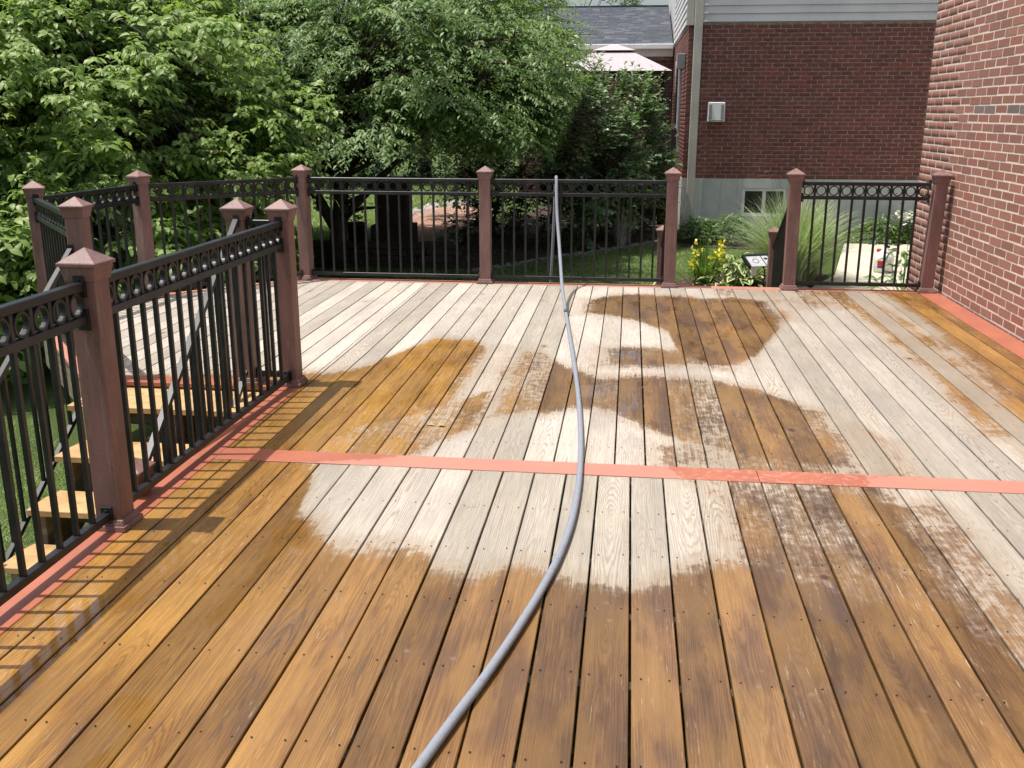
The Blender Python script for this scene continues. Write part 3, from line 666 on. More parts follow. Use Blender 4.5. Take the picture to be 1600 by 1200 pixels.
# lap siding above the brick
zc = 3.085; k = 0
MB().box(H2X+.01, 12, H2Y+.03, 30, 3.061, 6.4).build('upper_wall', M['siding'], nb)
while zc < 4.6:
    w = .131
    for (a, b, ax) in (((H2X-.02, H2Y), (9., H2Y), 0), ((H2X, 24.), (H2X, H2Y-.02), 1)):
        if ax == 0: V = [(a[0], H2Y+.03, zc), (a[0], H2Y-.022, zc), (a[0], H2Y-.004, zc+w-.004), (a[0], H2Y+.03, zc+w-.004)]; V2 = [(b[0], y, z) for _, y, z in V]
        else: V = [(H2X+.02, a[1], zc), (H2X-.03, a[1], zc), (H2X-.012, a[1], zc+w-.004), (H2X+.02, a[1], zc+w-.004)]; V2 = [(xx, b[1], z) for xx, _, z in V]
        mb = MB(); mb.add(V+V2, [(0, 1, 2, 3), (7, 6, 5, 4), (0, 4, 5, 1), (1, 5, 6, 2), (2, 6, 7, 3), (3, 7, 4, 0)]); mb.build('siding_board', M['siding'], nb)
    zc += w
MB().box(H2X-.045, H2X+.075, H2Y-.045, H2Y-.0235, 3.03, 6.4).box(H2X-.045, H2X-.0315, H2Y-.0235, H2Y+.08, 3.03, 6.4).build('corner_trim', M['trim'], nb)
ds = MB().box(H2X+.085, H2X+.225, H2Y-.14, H2Y-.05, -.52, 6.3).build('downspout', M['trim'], nb, bevel=.008)
rf2 = MB(); rf2.add([(H2X-.3, 17.6, 6.4), (12.3, 17.6, 6.4), (12.3, 30.4, 6.4), (H2X-.3, 30.4, 6.4), (H2X+3, 24, 8.6), (9, 24, 8.6)], [(3, 2, 1, 0), (0, 1, 5, 4), (1, 2, 5), (2, 3, 4, 5), (3, 0, 4)])
rf2.build('roof', M['shingle'], nb)
# foundation window
wf = MB(); x0, x1, z0, z1, yy = 2.004, 2.776, -.2, .288, H2Y-.004
for bx in ((x0, x1, z1-.05, z1), (x0, x1, z0, z0+.05), (x0, x0+.05, z0+.051, z1-.051), (x1-.05, x1, z0+.051, z1-.051), ((x0+x1)/2-.03, (x0+x1)/2+.03, z0+.051, z1-.051)):
    wf.box(bx[0], bx[1], yy+.01, yy+.06, bx[2], bx[3])
win = wf.build('window', M['white'], nb); MB().box(x0+.02, x1-.02, yy+.04, yy+.05, z0+.02, z1-.02).build('pane', M['glass'], win)
# side window, meter box, vent
wx = H2X-.03
fr = MB(); fr.box(wx, wx+.034, 20.6, 22.2, 2.55, 2.63).box(wx, wx+.034, 20.6, 22.2, 1.25, 1.33).box(wx, wx+.034, 20.6, 20.68, 1.331, 2.549).box(wx, wx+.034, 22.12, 22.2, 1.331, 2.549)
sw = fr.build('window', M['white'], nb); MB().box(wx+.01, wx+.03, 20.67, 22.13, 1.32, 2.56).build('pane', M['glass'], sw)
MB().box(H2X-.16, H2X-.012, 18.5, 18.75, 2.34, 2.6).box(H2X-.10, H2X-.06, 18.55, 18.59, .6, 2.34).build('meter_box', M['greyp'], nb, bevel=.006)
v = MB(); v.frus((1.462, H2Y-.07), 1.43, 1.76, .15, .06, .145, .055)
vn = v.build('vent_hood', M['white'], nb, bevel=.01); MB().box(1.335, 1.385, H2Y-.137, H2Y-.131, 1.47, 1.72).box(1.54, 1.59, H2Y-.137, H2Y-.131, 1.47, 1.72).box(1.335, 1.59, H2Y-.137, H2Y-.131, 1.438, 1.462).build('grille', M['greyp'], vn)
# lower wing to the left
WY = 24.2
MB().box(-2.7, H2X-.02, WY, 31, -.9, 2.86).build('wing_wall', M['mortar2'], nb)
brick_wall(nb, (-2.7, WY, -.3), (1, 0, 0), (0, -1, 0), 3.6, 3.1, .2, .0697, .009, M['brick2'], limit=0)
MB().box(-2.9, H2X-.035, 23.86, WY, 2.86, 2.885).build('soffit', M['siding'], nb)
MB().box(-2.9, H2X-.035, 23.83, 23.858, 2.83, 3.03).build('fascia', M['trim'], nb)
MB().box(-2.9, H2X-.035, 23.71, 23.828, 2.99, 3.10).build('gutter', M['white'], nb, bevel=.01)
SY0, SZ0, SY1, SZ1 = 23.80, 3.075, 28.1, 4.32
MB().add([(-2.9, SY0, SZ0), (H2X-.04, SY0, SZ0), (H2X-.04, SY1, SZ1), (-2.9, SY1, SZ1), (-2.9, 32.4, 3.07), (H2X-.04, 32.4, 3.07)], [(0, 1, 2, 3), (3, 2, 5, 4), (0, 3, 4), (1, 5, 2), (0, 4, 5, 1)]).build('wing_roof', M['shingle'], nb)
SV, SF, SR = [], [], []; rows = 30; sl = math.hypot(SY1-SY0, SZ1-SZ0)/rows; uy, uz = (SY1-SY0)/rows, (SZ1-SZ0)/rows
for r_ in range(rows):
    xx = -2.9+random.uniform(0, .1)
    while xx < H2X-.06:
        w = random.choice((.15, .22, .3)); b = min(xx+w, H2X-.045); y, z = SY0+r_*uy-.02, SZ0+r_*uz; n0 = len(SV); hh = random.choice((.012, .02))
        SV += [(xx, y, z+hh), (b-.01, y, z+hh), (b-.01, y+uy*1.1, z+uz*1.1+.006), (xx, y+uy*1.1, z+uz*1.1+.006), (xx, y, z-.005), (b-.01, y, z-.005)]
        SF += [[n0, n0+1, n0+2, n0+3], [n0+4, n0+5, n0+1, n0]]; SR += [random.random()]*6; xx = b
link('shingles', mesh_np('shingles', SV, SF, SR), M['shingle'], nb, kind='stuff')
MB().bar((-2.9, SY1, SZ1+.015), (H2X-.05, SY1, SZ1+.015), .22, .03).build('ridge_cap', M['shingle'], nb)
# dark timber screen beside the neighbour's corner
sr = thing('timber_screen', 'dark stained timber screen between the lilac bush and the neighbouring house', 'screen')
MB().box(.35, .50, 19.3, 19.42, -.6, 1.62).build('screen_post', M['dark'], sr); MB().box(-.9, .84, 19.36, 19.40, .48, .62).build('rail', M['dark'], sr)
for i in range(12): MB().box(-.9+i*.145, -.9+i*.145+.13, 19.42, 19.44, -.55, .5).build('slat', M['dark'], sr)
for i in range(3): MB().box(.56+i*.1, .56+i*.1+.09, 19.42, 19.44, -.55, 1.3).build('slat', M['dark'], sr)
# gazebo
gx, gy, ht = -.42, 22.0, 1.2
gb = thing('gazebo', 'gazebo with a two-tier pale pink fabric roof in front of the neighbouring wing', 'gazebo', (gx, gy, 0))
MB().frus((0, 0), 2.40, 2.80, ht, ht, .42, .42).build('lower_canopy', M['fabric'], gb)
MB().frus((0, 0), 2.84, 2.99, .46, .46, .02, .02).build('upper_canopy', M['fabric'], gb)
MB().frus((0, 0), 2.78, 2.839, .36, .36, .36, .36).build('vent_frame', M['dark'], gb)
MB().box(-ht+.06, ht-.06, -ht+.06, -ht+.10, 2.33, 2.395).box(-ht+.06, ht-.06, ht-.10, ht-.06, 2.33, 2.395).box(-ht+.06, -ht+.10, -ht+.101, ht-.101, 2.33, 2.395).box(ht-.10, ht-.06, -ht+.101, ht-.101, 2.33, 2.395).build('frame', M['dark'], gb)
for sx in (-1, 1):
    for sy in (-1, 1): MB().box(sx*(ht-.12)-.035, sx*(ht-.12)+.035, sy*(ht-.12)-.035, sy*(ht-.12)+.035, -.6, 2.33).build('leg', M['dark'], gb)

# ------------------------------------------------------------ hose
hx = [(645, 1200), (700, 1140), (760, 1070), (800, 1000), (850, 925), (880, 870), (900, 810), (910, 750), (910, 680), (905, 620), (900, 580), (890, 520), (884, 490)]
pts = [(-.60, 1.2, .02), (-.56, 1.6, .02)]
for x_, y_ in hx: p = unp(x_-4 if y_ > 900 else x_, y_, .018); pts.append((p[0], p[1], .018 if y_ > 510 else .03))
HX = [(282, 869.5), (300, 869.5), (330, 870), (370, 873), (430, 877), (450, 878.5), (470, 881), (500, 886)]
for Y_, z_ in ((7.7, .06), (8.15, .15), (8.5, .27), (8.8, .45), (8.99, .66), (9.1, .86), (9.155, .96)):
    py = proj([(0.5*-1, Y_, z_)])[0][1]; px = np.interp(py, [a for a, b in HX], [b for a, b in HX]); p = unp(px, py, Y=Y_); pts.append((p[0], Y_, z_))
pts += [(-.678, 9.195, 1.004), (-.682, 9.24, .99), (-.69, 9.262, .9), (-.70, 9.275, .6), (-.715, 9.30, .25), (-.73, 9.33, -.1), (-.75, 9.38, -.5), (-.78, 9.5, -.9), (-.9, 9.8, -.975), (-1.3, 10.3, -.965)]
# smooth the centre line
def catmull(P, n=6):
    P = [np.array(p) for p in P]; P = [2*P[0]-P[1]]+P+[2*P[-1]-P[-2]]; out = []
    for i in range(1, len(P)-2):
        for j in range(n):
            t = j/n; out.append(.5*((2*P[i])+(-P[i-1]+P[i+1])*t+(2*P[i-1]-5*P[i]+4*P[i+1]-P[i+2])*t*t+(-P[i-1]+3*P[i]-3*P[i+1]+P[i+2])*t**3))
    return out+[P[-2]]
pq = np.array(pts[:15]); 
for _ in range(2): pq[1:-1, :2] = pq[1:-1, :2]*.5+(pq[:-2, :2]+pq[2:, :2])*.25
pts = [tuple(q) for q in pq]+pts[15:]
hp = catmull(pts); single(MB().tube(hp, .0145, 12).build('garden_hose', M['hose'], smooth=True), 'grey hose snaking down the middle of the deck from over the rear railing', 'hose')

# ------------------------------------------------------------ foliage
def nrm(v): return v/np.maximum(np.linalg.norm(v, axis=-1, keepdims=True), 1e-9)
def leaves_mesh(name, P, D, N, L, Wd, big=False, edge=False):
    """one folded, drooping leaf per row"""
    n = len(P); D = nrm(D); S = nrm(np.cross(D, N)); N = nrm(np.cross(S, D)); L = L[:, None]; Wd = Wd[:, None]
    if big:
        c1 = P+D*L*.33+N*L*.03; c2 = P+D*L*.68+N*L*(-.02); tip = P+D*L-N*L*.18
        V = np.stack([P, c1-S*Wd*.48+N*Wd*.12, c1, c1+S*Wd*.48+N*Wd*.12, c2-S*Wd*.40+N*Wd*.08, c2, c2+S*Wd*.40+N*Wd*.08, tip], 1)
        Fp = np.array([(0, 2, 1), (0, 3, 2), (1, 2, 4), (2, 5, 4), (2, 3, 6), (2, 6, 5), (4, 5, 7), (5, 6, 7)])
    else:
        c = P+D*L*.45; V = np.stack([P, c-S*Wd*.5+N*Wd*.15, c-N*L*0., c+S*Wd*.5+N*Wd*.15, P+D*L-N*L*.12], 1)
        Fp = np.array([(0, 2, 1), (0, 3, 2), (1, 2, 4), (2, 3, 4)])
    k = V.shape[1]; Fc = (np.arange(n)[:, None, None]*k+Fp[None]).reshape(-1, 3)
    me = mesh_np(name, V.reshape(-1, 3), Fc, np.repeat(RNG.random(n), k))
    if edge:
        e = np.zeros((n, k), np.float32); e[:, [0, 1, 3, 4, 6, 7] if big else [0, 1, 3, 4]] = 1
        a = me.attributes.new('edge', 'FLOAT', 'POINT'); a.data.foreach_set('value', e.ravel())
    return me
def in_deck(P, m=.25):
    x, y = P[:, 0], P[:, 1]
    a = (y < 9.35+m) & (x > -4.4-m) & (x < 3) & (y+x > 1.45+0*x-m*1.4*0+(-m)) 
    poly = [Vector(v) for v in inset(Q, -.12-m)]
    inside = np.ones(len(P), bool)
    for i in range(len(poly)):
        p, q = poly[i], poly[(i+1) % len(poly)]
        inside &= ((q.x-p.x)*(y-p.y)-(q.y-p.y)*(x-p.x)) > 0
    near = (x > -3.6-m) & (y < 5.8)
    return (inside | near) & (P[:, 2] > -.3)
def crown(base, cen, rad, nclump, nspray, nleaf, slen, L, Wr, droop=.5, flat=.5, big=False, shell=.45, rise=.35, seed=0, lowcut=None, umin=-.92):
    """branching crown: clump centres in an uneven ellipsoid, each with sprays that carry leaves along them"""
    g = np.random.default_rng(seed); cen = np.array(cen, float); rad = np.array(rad, float); base = np.array(base, float)
    th = g.uniform(0, 2*np.pi, nclump); u = g.uniform(umin, 1, nclump); r_ = shell+(1-shell)*g.random(nclump)**.6
    lump = 1+.16*np.sin(3*th+seed)+.12*np.sin(5*u*2+2*th)
    s = np.sqrt(1-u*u); cl = cen+np.stack([s*np.cos(th), s*np.sin(th), u], 1)*rad*(r_*lump)[:, None]
    if lowcut is not None: cl[:, 2] = np.maximum(cl[:, 2], lowcut+g.random(nclump)*.3)
    out = nrm(cl-cen+np.array([0, 0, .15])); n = nclump*nspray
    c = np.repeat(cl, nspray, 0); o = np.repeat(out, nspray, 0)
    d = nrm(o*np.array([1, 1, flat])+g.normal(0, .55, (n, 3))*np.array([1, 1, flat])+np.array([0, 0, rise]))
    st = c+g.normal(0, .12, (n, 3))*rad*.35; ln = slen*g.uniform(.6, 1.25, n)
    m = n*nleaf; t = np.tile(np.linspace(.12, 1, nleaf), n)+g.normal(0, .02, m); dd = np.repeat(d, nleaf, 0); ll = np.repeat(ln, nleaf)[:, None]; ss = np.repeat(st, nleaf, 0)
    tt = t[:, None]; P = ss+dd*ll*tt-np.array([0, 0, 1.])*ll*(tt**2)*droop*.75
    sd = nrm(np.cross(dd, np.array([0, 0, 1.]))+1e-6); sg = np.where(np.arange(m) % 2, 1., -1.)[:, None]
    D = dd*.55+sd*sg*g.uniform(.4, .9, (m, 1))+np.array([0, 0, -1.])*(droop*g.uniform(.5, 1.5, (m, 1)))+g.normal(0, .16, (m, 3))
    N = np.array([0, 0, 1.])+dd*.35+g.normal(0, .28, (m, 3)); Ls = L*g.uniform(.6, 1.2, m)
    tw = (st, d, ln)
    return P, D, N, Ls, Ls*Wr*g.uniform(.85, 1.15, m), cl, tw
def limb_mesh(base, trunk_top, r0, cl, tw, droop, seed, forks=(), kstep=1, twig=True):
    g = random.Random(seed); mb = MB(); base = Vector(base); top = Vector(trunk_top)
    br = MB(); a = [base.lerp(top, i/5)+Vector((math.sin(i*1.3+seed)*.05, math.cos(i*1.7)*.05, 0)) for i in range(6)]
    mb.tube(a, [r0*(1.25 if i == 0 else 1)*(1-.09*i) for i in range(6)], 9)
    for i, c in enumerate(cl[::kstep]):
        c = Vector(c); s = a[min(5, 3+g.randrange(3))]; mid = s.lerp(c, .5)+Vector((g.uniform(-.15, .15), g.uniform(-.15, .15), (c-s).length*.12))
        br.tube([s, s.lerp(mid, .5)+Vector((0, 0, .05)), mid, mid.lerp(c, .55)+Vector((0, 0, .05)), c], [r0*.22, r0*.18, r0*.13, r0*.08, r0*.04], 5)
    if twig:
        for s, d, l in list(zip(*tw))[::2]:
            P = [Vector(s)+Vector(d)*l*t-Vector((0, 0, 1))*l*t*t*droop*.75 for t in (0, .4, .8)]
            br.tube(P, [.009, .006, .003], 3)
    return mb, br
def tree(name, label, cat, base, top, r0, cen, rad, mat, nclump, nspray, nleaf, slen, L, Wr, parts=0, group=None, trunks=(), cut=True, reach=None, **kw):
    seed = kw.get('seed', 1); t = thing(name, label, cat, tuple(base), 0, group); b = np.array(base)
    P, D, N, Ls, Ws, cl, tw = crown(base, cen, rad, nclump, nspray, nleaf, slen, L, Wr, **kw)
    ok = ~in_deck(P) if cut else np.ones(len(P), bool)
    ok &= P[:, 2] > np.array([gz(0, y) for y in P[:, 1]])+.03
    if reach is not None: ok &= reach(P)
    P, D, N, Ls, Ws = P[ok], D[ok], N[ok], Ls[ok], Ws[ok]
    okc = ~in_deck(cl, .3) if cut else np.ones(len(cl), bool)
    okt = ~in_deck(tw[0]+tw[1]*tw[2][:, None], .2) if cut else np.ones(len(tw[0]), bool)
    if parts:
        d = np.linalg.norm(P-np.array([0, 0, CAM_H]), axis=1); pj = proj(P); v = (pj[:, 0] > 0) & (pj[:, 0] < 1600) & (pj[:, 1] > 0) & (pj[:, 1] < 470)
        idx = np.argsort(np.where(v, d-Ls*6, 1e5))[:parts]; keep = np.ones(len(P), bool); keep[idx] = False
        lm = leaves_mesh('leaf', np.zeros((1, 3)), np.array([[0, 1., 0]]), np.array([[0, 0, 1.]]), np.array([1.]), np.array([Wr]), True); lm.materials.append(mat)
        for i in idx:
            y = nrm(D[i]); x_ = nrm(np.cross(y, N[i])); z = np.cross(x_, y)
            o = link('leaf', lm, None, t); o.matrix_basis = Matrix(((x_[0]*Ls[i], y[0]*Ls[i], z[0]*Ls[i], P[i][0]-b[0]), (x_[1]*Ls[i], y[1]*Ls[i], z[1]*Ls[i], P[i][1]-b[1]), (x_[2]*Ls[i], y[2]*Ls[i], z[2]*Ls[i], P[i][2]-b[2]), (0, 0, 0, 1)))
        P, D, N, Ls, Ws = P[keep], D[keep], N[keep], Ls[keep], Ws[keep]
    link('crown', leaves_mesh('crown', P-b, D, N, Ls, Ws, kw.get('big', False)), mat, t, kind='stuff')
    clb = cl[okc]-b; mb, br = limb_mesh((0, 0, 0), tuple(np.array(top)-b), r0, clb, (tw[0][okt]-b, tw[1][okt], tw[2][okt]), kw.get('droop', .5), seed, kstep=1)
    mb.build('trunk', M['bark'], t, smooth=True)
    for (q0, q1, rr) in trunks:
        a, c = Vector(q0)-Vector(base), Vector(q1)-Vector(base); m1 = a.lerp(c, .5)+Vector((.06, 0, .08)); MB().tube([a, a.lerp(m1, .5), m1, m1.lerp(c, .5), c], [rr*1.1, rr, rr*.9, rr*.75, rr*.6], 8).build('limb', M['bark'], t, smooth=True)
    br.build('branches', M['bark'], t, kind='stuff')
    return t
# the broad-leaved tree close to the left corner of the deck
tree('broadleaf_tree', 'big tree with broad light green leaves crowding the left corner of the deck', 'tree', (-7.6, 12.3, -.88), (-7.5, 12.2, 3.2), .10,
     (-7.5, 12.2, .9), (3.3, 3.3, 3.1), M['leafA'], 680, 18, 14, .5, .102, .52, parts=300, droop=.55, flat=.6, big=True, shell=.38, rise=.35, seed=3, umin=-.5)
tree('broadleaf_bush', 'low bushy growth of broad leaves left of the leftmost post, under the big tree', 'bush', (-6.6, 8.9, -1.0), (-6.5, 9.0, -.2), .05,
     (-6.6, 9.3, .05), (1.9, 1.7, 1.25), M['leafA'], 110, 13, 11, .42, .125, .52, droop=.5, flat=.6, big=True, shell=.5, rise=.3, seed=13)
# the layered tree behind the rear railing
tree('layered_tree', 'spreading tree with layered drooping sprays and a forked trunk behind the rear railing', 'tree', (-4.45, 14.6, -.76), (-4.35, 14.7, 1.5), .15,
     (-4.0, 15.6, 1.35), (3.6, 2.9, 2.85), M['leafB'], 560, 20, 16, .60, .092, .38, droop=.55, flat=.28, shell=.40, rise=.15, seed=5,
     trunks=[((-4.43, 14.62, -.2), (-5.4, 14.4, 1.3), .09), ((-4.40, 14.6, -.05), (-3.5, 14.9, .9), .07), ((-4.40, 14.6, .2), (-3.3, 14.2, .55), .035), ((-4.42, 14.6, 0), (-3.6, 14.0, .25), .03)], cut=True, lowcut=.9, umin=-.08, reach=lambda P: P[:, 0] < -1.55+.42*P[:, 2])
tree('lilac_bush', 'tall lilac-like bush with small glossy pale leaves in front of the gazebo', 'bush', (-.45, 17.2, -.6), (-.45, 17.2, .4), .05,
     (-.42, 17.2, .85), (1.0, 1.0, 1.32), M['leafC'], 170, 13, 10, .38, .085, .62, droop=.15, flat=.8, shell=.5, rise=.35, seed=8, reach=lambda P: P[:, 0] < .80)
dark = [(-17.5, 26, 3.2, 4.4, 4.8), (-13.0, 28, 3.2, 4.0, 5.2), (-10.2, 29, 3.0, 3.4, 5.0), (-6.4, 31, 2.8, 3.2, 5.2)]
dl = ['dark evergreen at the far left edge, behind the big-leaved tree', 'second dark evergreen from the left behind the broad-leaved tree', 'dark evergreen filling the gap between the two front trees', 'dark evergreen behind the forked trunk, left of the open sky']
for i, (x_, y_, zc_, rr, rz_) in enumerate(dark):
    tree('evergreen_tree', dl[i], 'tree', (x_, y_, -.45), (x_, y_, 4), .16, (x_, y_, zc_), (rr, rr*.8, rz_), M['leafD'], 110, 13, 12, .85, .17, .5, group='dark evergreens behind the garden', droop=.35, flat=.6, shell=.3, seed=20+i, cut=False)
tree('far_tree', 'distant tree top rising just above the shingled roof', 'tree', (-2.6, 42, -.45), (-2.6, 42, 4), .2, (-2.4, 42, 5.0), (2.9, 2., 2.1), M['leafE'], 60, 10, 10, .6, .16, .6, droop=.2, seed=31, cut=False)
for i, (x_, y_, zc_, rx, rz_, mt, lb) in enumerate([(-2.35, 17.3, .15, .85, .85, 'leafD', 'dark shrub right of the paved patio, under the layered tree'), (-1.25, 16.8, .1, .8, .75, 'leafD', 'dark shrub behind the hose, at the edge of the lawn'),
        (-3.2, 19.6, .9, 1.1, 1.4, 'leafD', 'tall dark shrub behind the patio in the shade of the tree'), (-1.5, 19.2, .8, 1.3, 1.5, 'leafD', 'tall dark shrub behind the lilac bush'), (-.1, 18.4, .0, .65, .6, 'leafD', 'low dark shrub beside the timber screen'),
        (-5.9, 17.6, .6, 1.2, 1.1, 'leafB', 'lighter green shrub left of the forked trunk, far side of the lawn')]):
    tree('garden_shrub', lb, 'shrub', (x_, y_, gz(x_, y_)), (x_, y_, zc_), .03, (x_, y_, zc_), (rx, rx*.8, rz_), M[mt], 45, 10, 9, .32, .085, .55, group='shrubs in the shade behind the lawn', droop=.2, flat=.8, shell=.35, seed=40+i, cut=False, reach=lambda P: P[:, 0] < .82)

def clump(name, label, cat, loc, n, hgt, spread, wid, mat, arch=.5, seg=4, seed=1, group=None, flowers=None, jit=.1):
    """arching blades from one crown"""
    g = np.random.default_rng(seed); t = thing(name, label, cat, loc, 0, group)
    a = g.uniform(0, 2*np.pi, n); ln = hgt*g.uniform(.55, 1.1, n); out = spread*g.uniform(.05, 1, n); b = np.stack([np.cos(a)*g.uniform(0, jit, n), np.sin(a)*g.uniform(0, jit, n), np.zeros(n)], 1)
    V = []
    for k_ in range(seg+1):
        s = k_/seg; c = b+np.stack([np.cos(a)*out*s**1.5, np.sin(a)*out*s**1.5, ln*(s-arch*s**3*(out/spread))], 1)
        w = wid*(1-s)**.7*.5+.0004; sd = np.stack([-np.sin(a), np.cos(a), np.zeros(n)], 1)*w; V += [c-sd, c+sd]
    V = np.stack(V, 1); k2 = 2*(seg+1); F4 = np.array([(2*i, 2*i+1, 2*i+3, 2*i+2) for i in range(seg)]); Fc = (np.arange(n)[:, None, None]*k2+F4[None]).reshape(-1, 4)
    link('blades', mesh_np('blades', V.reshape(-1, 3), Fc, np.repeat(g.random(n), k2)), mat, t, kind='stuff')
    return t
clump('ornamental_grass', 'tall clump of pale arching ornamental grass behind the rear railing, left of the patio', 'grass', (2.33, 14.1, gz(0, 14.1)), 1700, 1.45, 1.2, .0135, M['misc'], .42, 6, 2, jit=.3)
dy = clump('daylily', 'daylily with yellow flower spikes just behind the rear deck edge', 'flower', (1.06, 13.5, gz(0, 13.5)), 280, .80, .52, .018, M['blade'], .5, 5, 3)
for (fx, fy, fz) in ((.20, .1, .60), (-.16, -.1, .40), (-.46, 0, .34), (.17, .0, .5), (.23, .05, .44), (-.12, .1, .52)):
    P = np.array([(fx, fy, fz)])+RNG.normal(0, .034, (26, 3))*np.array([1, 1, 2.2]); D = RNG.normal(0, 1, (26, 3)); N = RNG.normal(0, 1, (26, 3))
    link('flower', leaves_mesh('flower', P, D, N, RNG.uniform(.05, .085, 26), RNG.uniform(.03, .05, 26)), M['yellow'], dy, kind='stuff')
    MB().tube([(fx*.2, fy*.2, .02), (fx*.6, fy*.6, fz*.6), (fx, fy, fz)], [.005, .004, .003], 5).build('stem', M['blade'], dy)
def leafy(name, label, cat, loc, n, L, Wr, mat, hgt, spread, seed=1, big=True, edge=False, group=None, parts=0):
    g = np.random.default_rng(seed); t = thing(name, label, cat, loc, 0, group); a = g.uniform(0, 2*np.pi, n); r_ = g.random(n)**.6*spread; z = hgt*(1-.75*(r_/spread)**2)*g.uniform(.55, 1, n)
    P = np.stack([np.cos(a)*r_, np.sin(a)*r_, z], 1); D = np.stack([np.cos(a), np.sin(a), g.uniform(-.5, .5, n)], 1)+g.normal(0, .3, (n, 3)); N = np.array([0, 0, 1.])+g.normal(0, .3, (n, 3)); Ls = L*g.uniform(.6, 1.15, n)
    if parts:
        for i in range(n):
            link('leaf', leaves_mesh('leaf', P[i:i+1], D[i:i+1], N[i:i+1], Ls[i:i+1], Ls[i:i+1]*Wr, big, edge), mat, t)
    else: link('foliage', leaves_mesh('foliage', P, D, N, Ls, Ls*Wr, big, edge), mat, t, kind='stuff')
    mb = MB()
    for i in range(0, n, max(1, n//25)): mb.tube([(0, 0, -.02), tuple(P[i]*.5+np.array([0, 0, .03])), tuple(P[i])], [.006, .005, .003], 4)
    mb.build('stems', M['blade'], t, kind='stuff'); return t
leafy('hosta', 'variegated hosta with cream edged leaves beside the daylily', 'plant', (1.46, 13.5, gz(0, 13.5)), 190, .19, .50, M['hosta'], .56, .46, 5, edge=True, group='hostas in the bed', parts=1)
leafy('hosta', 'variegated hosta with cream edged leaves under the tilted white panel', 'plant', (1.90, 13.9, gz(0, 13.9)), 120, .17, .50, M['hosta'], .44, .38, 6, edge=True, group='hostas in the bed', parts=1)
leafy('hosta', 'pale leaves poking up at the deck edge left of the opening', 'plant', (.30, 12.3, gz(0, 12.3)), 34, .2, .5, M['hosta'], .42, .3, 7, edge=True, group='hostas in the bed', parts=1)
leafy('foundation_shrub', 'leafy green shrub against the concrete foundation, right of the downspout', 'shrub', (1.24, 17.35, gz(0, 17.35)), 420, .13, .38, M['shrub'], .46, .36, 8, group='shrubs along the foundation')
leafy('foundation_shrub', 'rounder green shrub against the concrete foundation, left of the window', 'shrub', (1.78, 17.3, gz(0, 17.3)), 480, .13, .38, M['shrub'], .52, .42, 9, group='shrubs along the foundation')
leafy('foundation_shrub', 'green shrub behind the patio seen through the short railing panel', 'shrub', (4.35, 17.62, gz(0, 17.6)), 420, .12, .38, M['shrub'], .48, .40, 10, group='shrubs along the foundation')
wb = leafy('flowering_shrub', 'dark shrub topped with white flowers near the corner of the brick house', 'shrub', (4.98, 17.65, gz(0, 17.65)), 420, .10, .4, M['leafD'], .42, .42, 11)
g_ = np.random.default_rng(4); P = np.stack([g_.uniform(-.38, .38, 240), g_.uniform(-.3, .3, 240), .44+g_.normal(0, .05, 240)], 1)
link('blossom', leaves_mesh('blossom', P, g_.normal(0, 1, (240, 3)), np.array([0, 0, 1.])+g_.normal(0, .4, (240, 3)), g_.uniform(.05, .08, 240), g_.uniform(.04, .06, 240)), M['wpetal'], wb, kind='stuff')
leafy('broadleaf_plant', 'plant with long pointed green leaves at the foot of the brick house corner', 'plant', (3.62, 13.2, gz(0, 13.2)), 130, .17, .34, M['shrub'], .78, .36, 12)
hd = thing('low_hedge', 'low green edging plants along the far side of the concrete patio', 'hedge', (5., 17.45, gz(0, 17.45))); n = 3500; g_ = np.random.default_rng(14)
P = np.stack([g_.uniform(-1.9, 2.0, n), g_.normal(0, .07, n), g_.uniform(.02, .17, n)], 1)
link('foliage', leaves_mesh('foliage', P, g_.normal(0, 1, (n, 3))+np.array([0, 0, .6]), np.array([0, 0, 1.])+g_.normal(0, .5, (n, 3)), g_.uniform(.03, .06, n), g_.uniform(.012, .02, n)), M['blade'], hd, kind='stuff')
clump('dry_shrub', 'bare twiggy shrub with pale upright stalks in the shaded bed', 'shrub', (-.10, 16.9, gz(0, 16.9)), 90, .75, .42, .009, M['pale_rock'], .15, 3, 19)

# lawn blades
def lawn(name, x0, x1, y0, y1, n, hgt, wid, keep, seed):
    g = np.random.default_rng(seed); x_ = g.uniform(x0, x1, n); y_ = g.uniform(y0, y1, n); ok = keep(x_, y_); x_, y_ = x_[ok], y_[ok]; n = len(x_)
    z = np.array([gz(0, v) for v in y_])-.01; a = g.uniform(0, 2*np.pi, n); l = g.normal(0, .75, (n, 2))*hgt; hh = hgt*g.uniform(.35, 1.0, n)
    b = np.stack([x_, y_, z], 1); s = np.stack([np.cos(a), np.sin(a), 0*a], 1)*wid*.5; tp = b+np.concatenate([l, hh[:, None]], 1)
    V = np.stack([b-s, b+s, tp], 1).reshape(-1, 3); link(name, mesh_np(name, V, np.arange(3*n).reshape(-1, 3), np.repeat(g.random(n), 3)), M['turf'], kind='stuff')
lawn('lawn_grass', -7.5, -2.06, 1.6, 7.5, 210000, .042, .0055, lambda x_, y_: (y_ < 5.4) | (x_ < -3.2-(y_-5.4)*.85), 1)
def keep2(x_, y_):
    bed1 = (x_ > .5) & (x_ < 2.95) & (y_ < 14.8) & (y_ > 9.6); bed2 = (y_ > 14.6+np.maximum(0, (x_+2.3))*.95) & (x_ > -5.4) & (x_ < .85)
    pt = (x_ > 2.5); return ~(bed1 | bed2 | pt) & ~((x_ > .9) & (y_ > 16.8))
lawn('lawn_grass', -7.5, 2.9, 9.5, 17.6, 230000, .045, .010, keep2, 2)
lawn('lawn_grass', -9.5, -3.0, 15.9, 26, 90000, .08, .016, lambda x_, y_: ~((x_ > -4.9) & (y_ < 23)), 3)

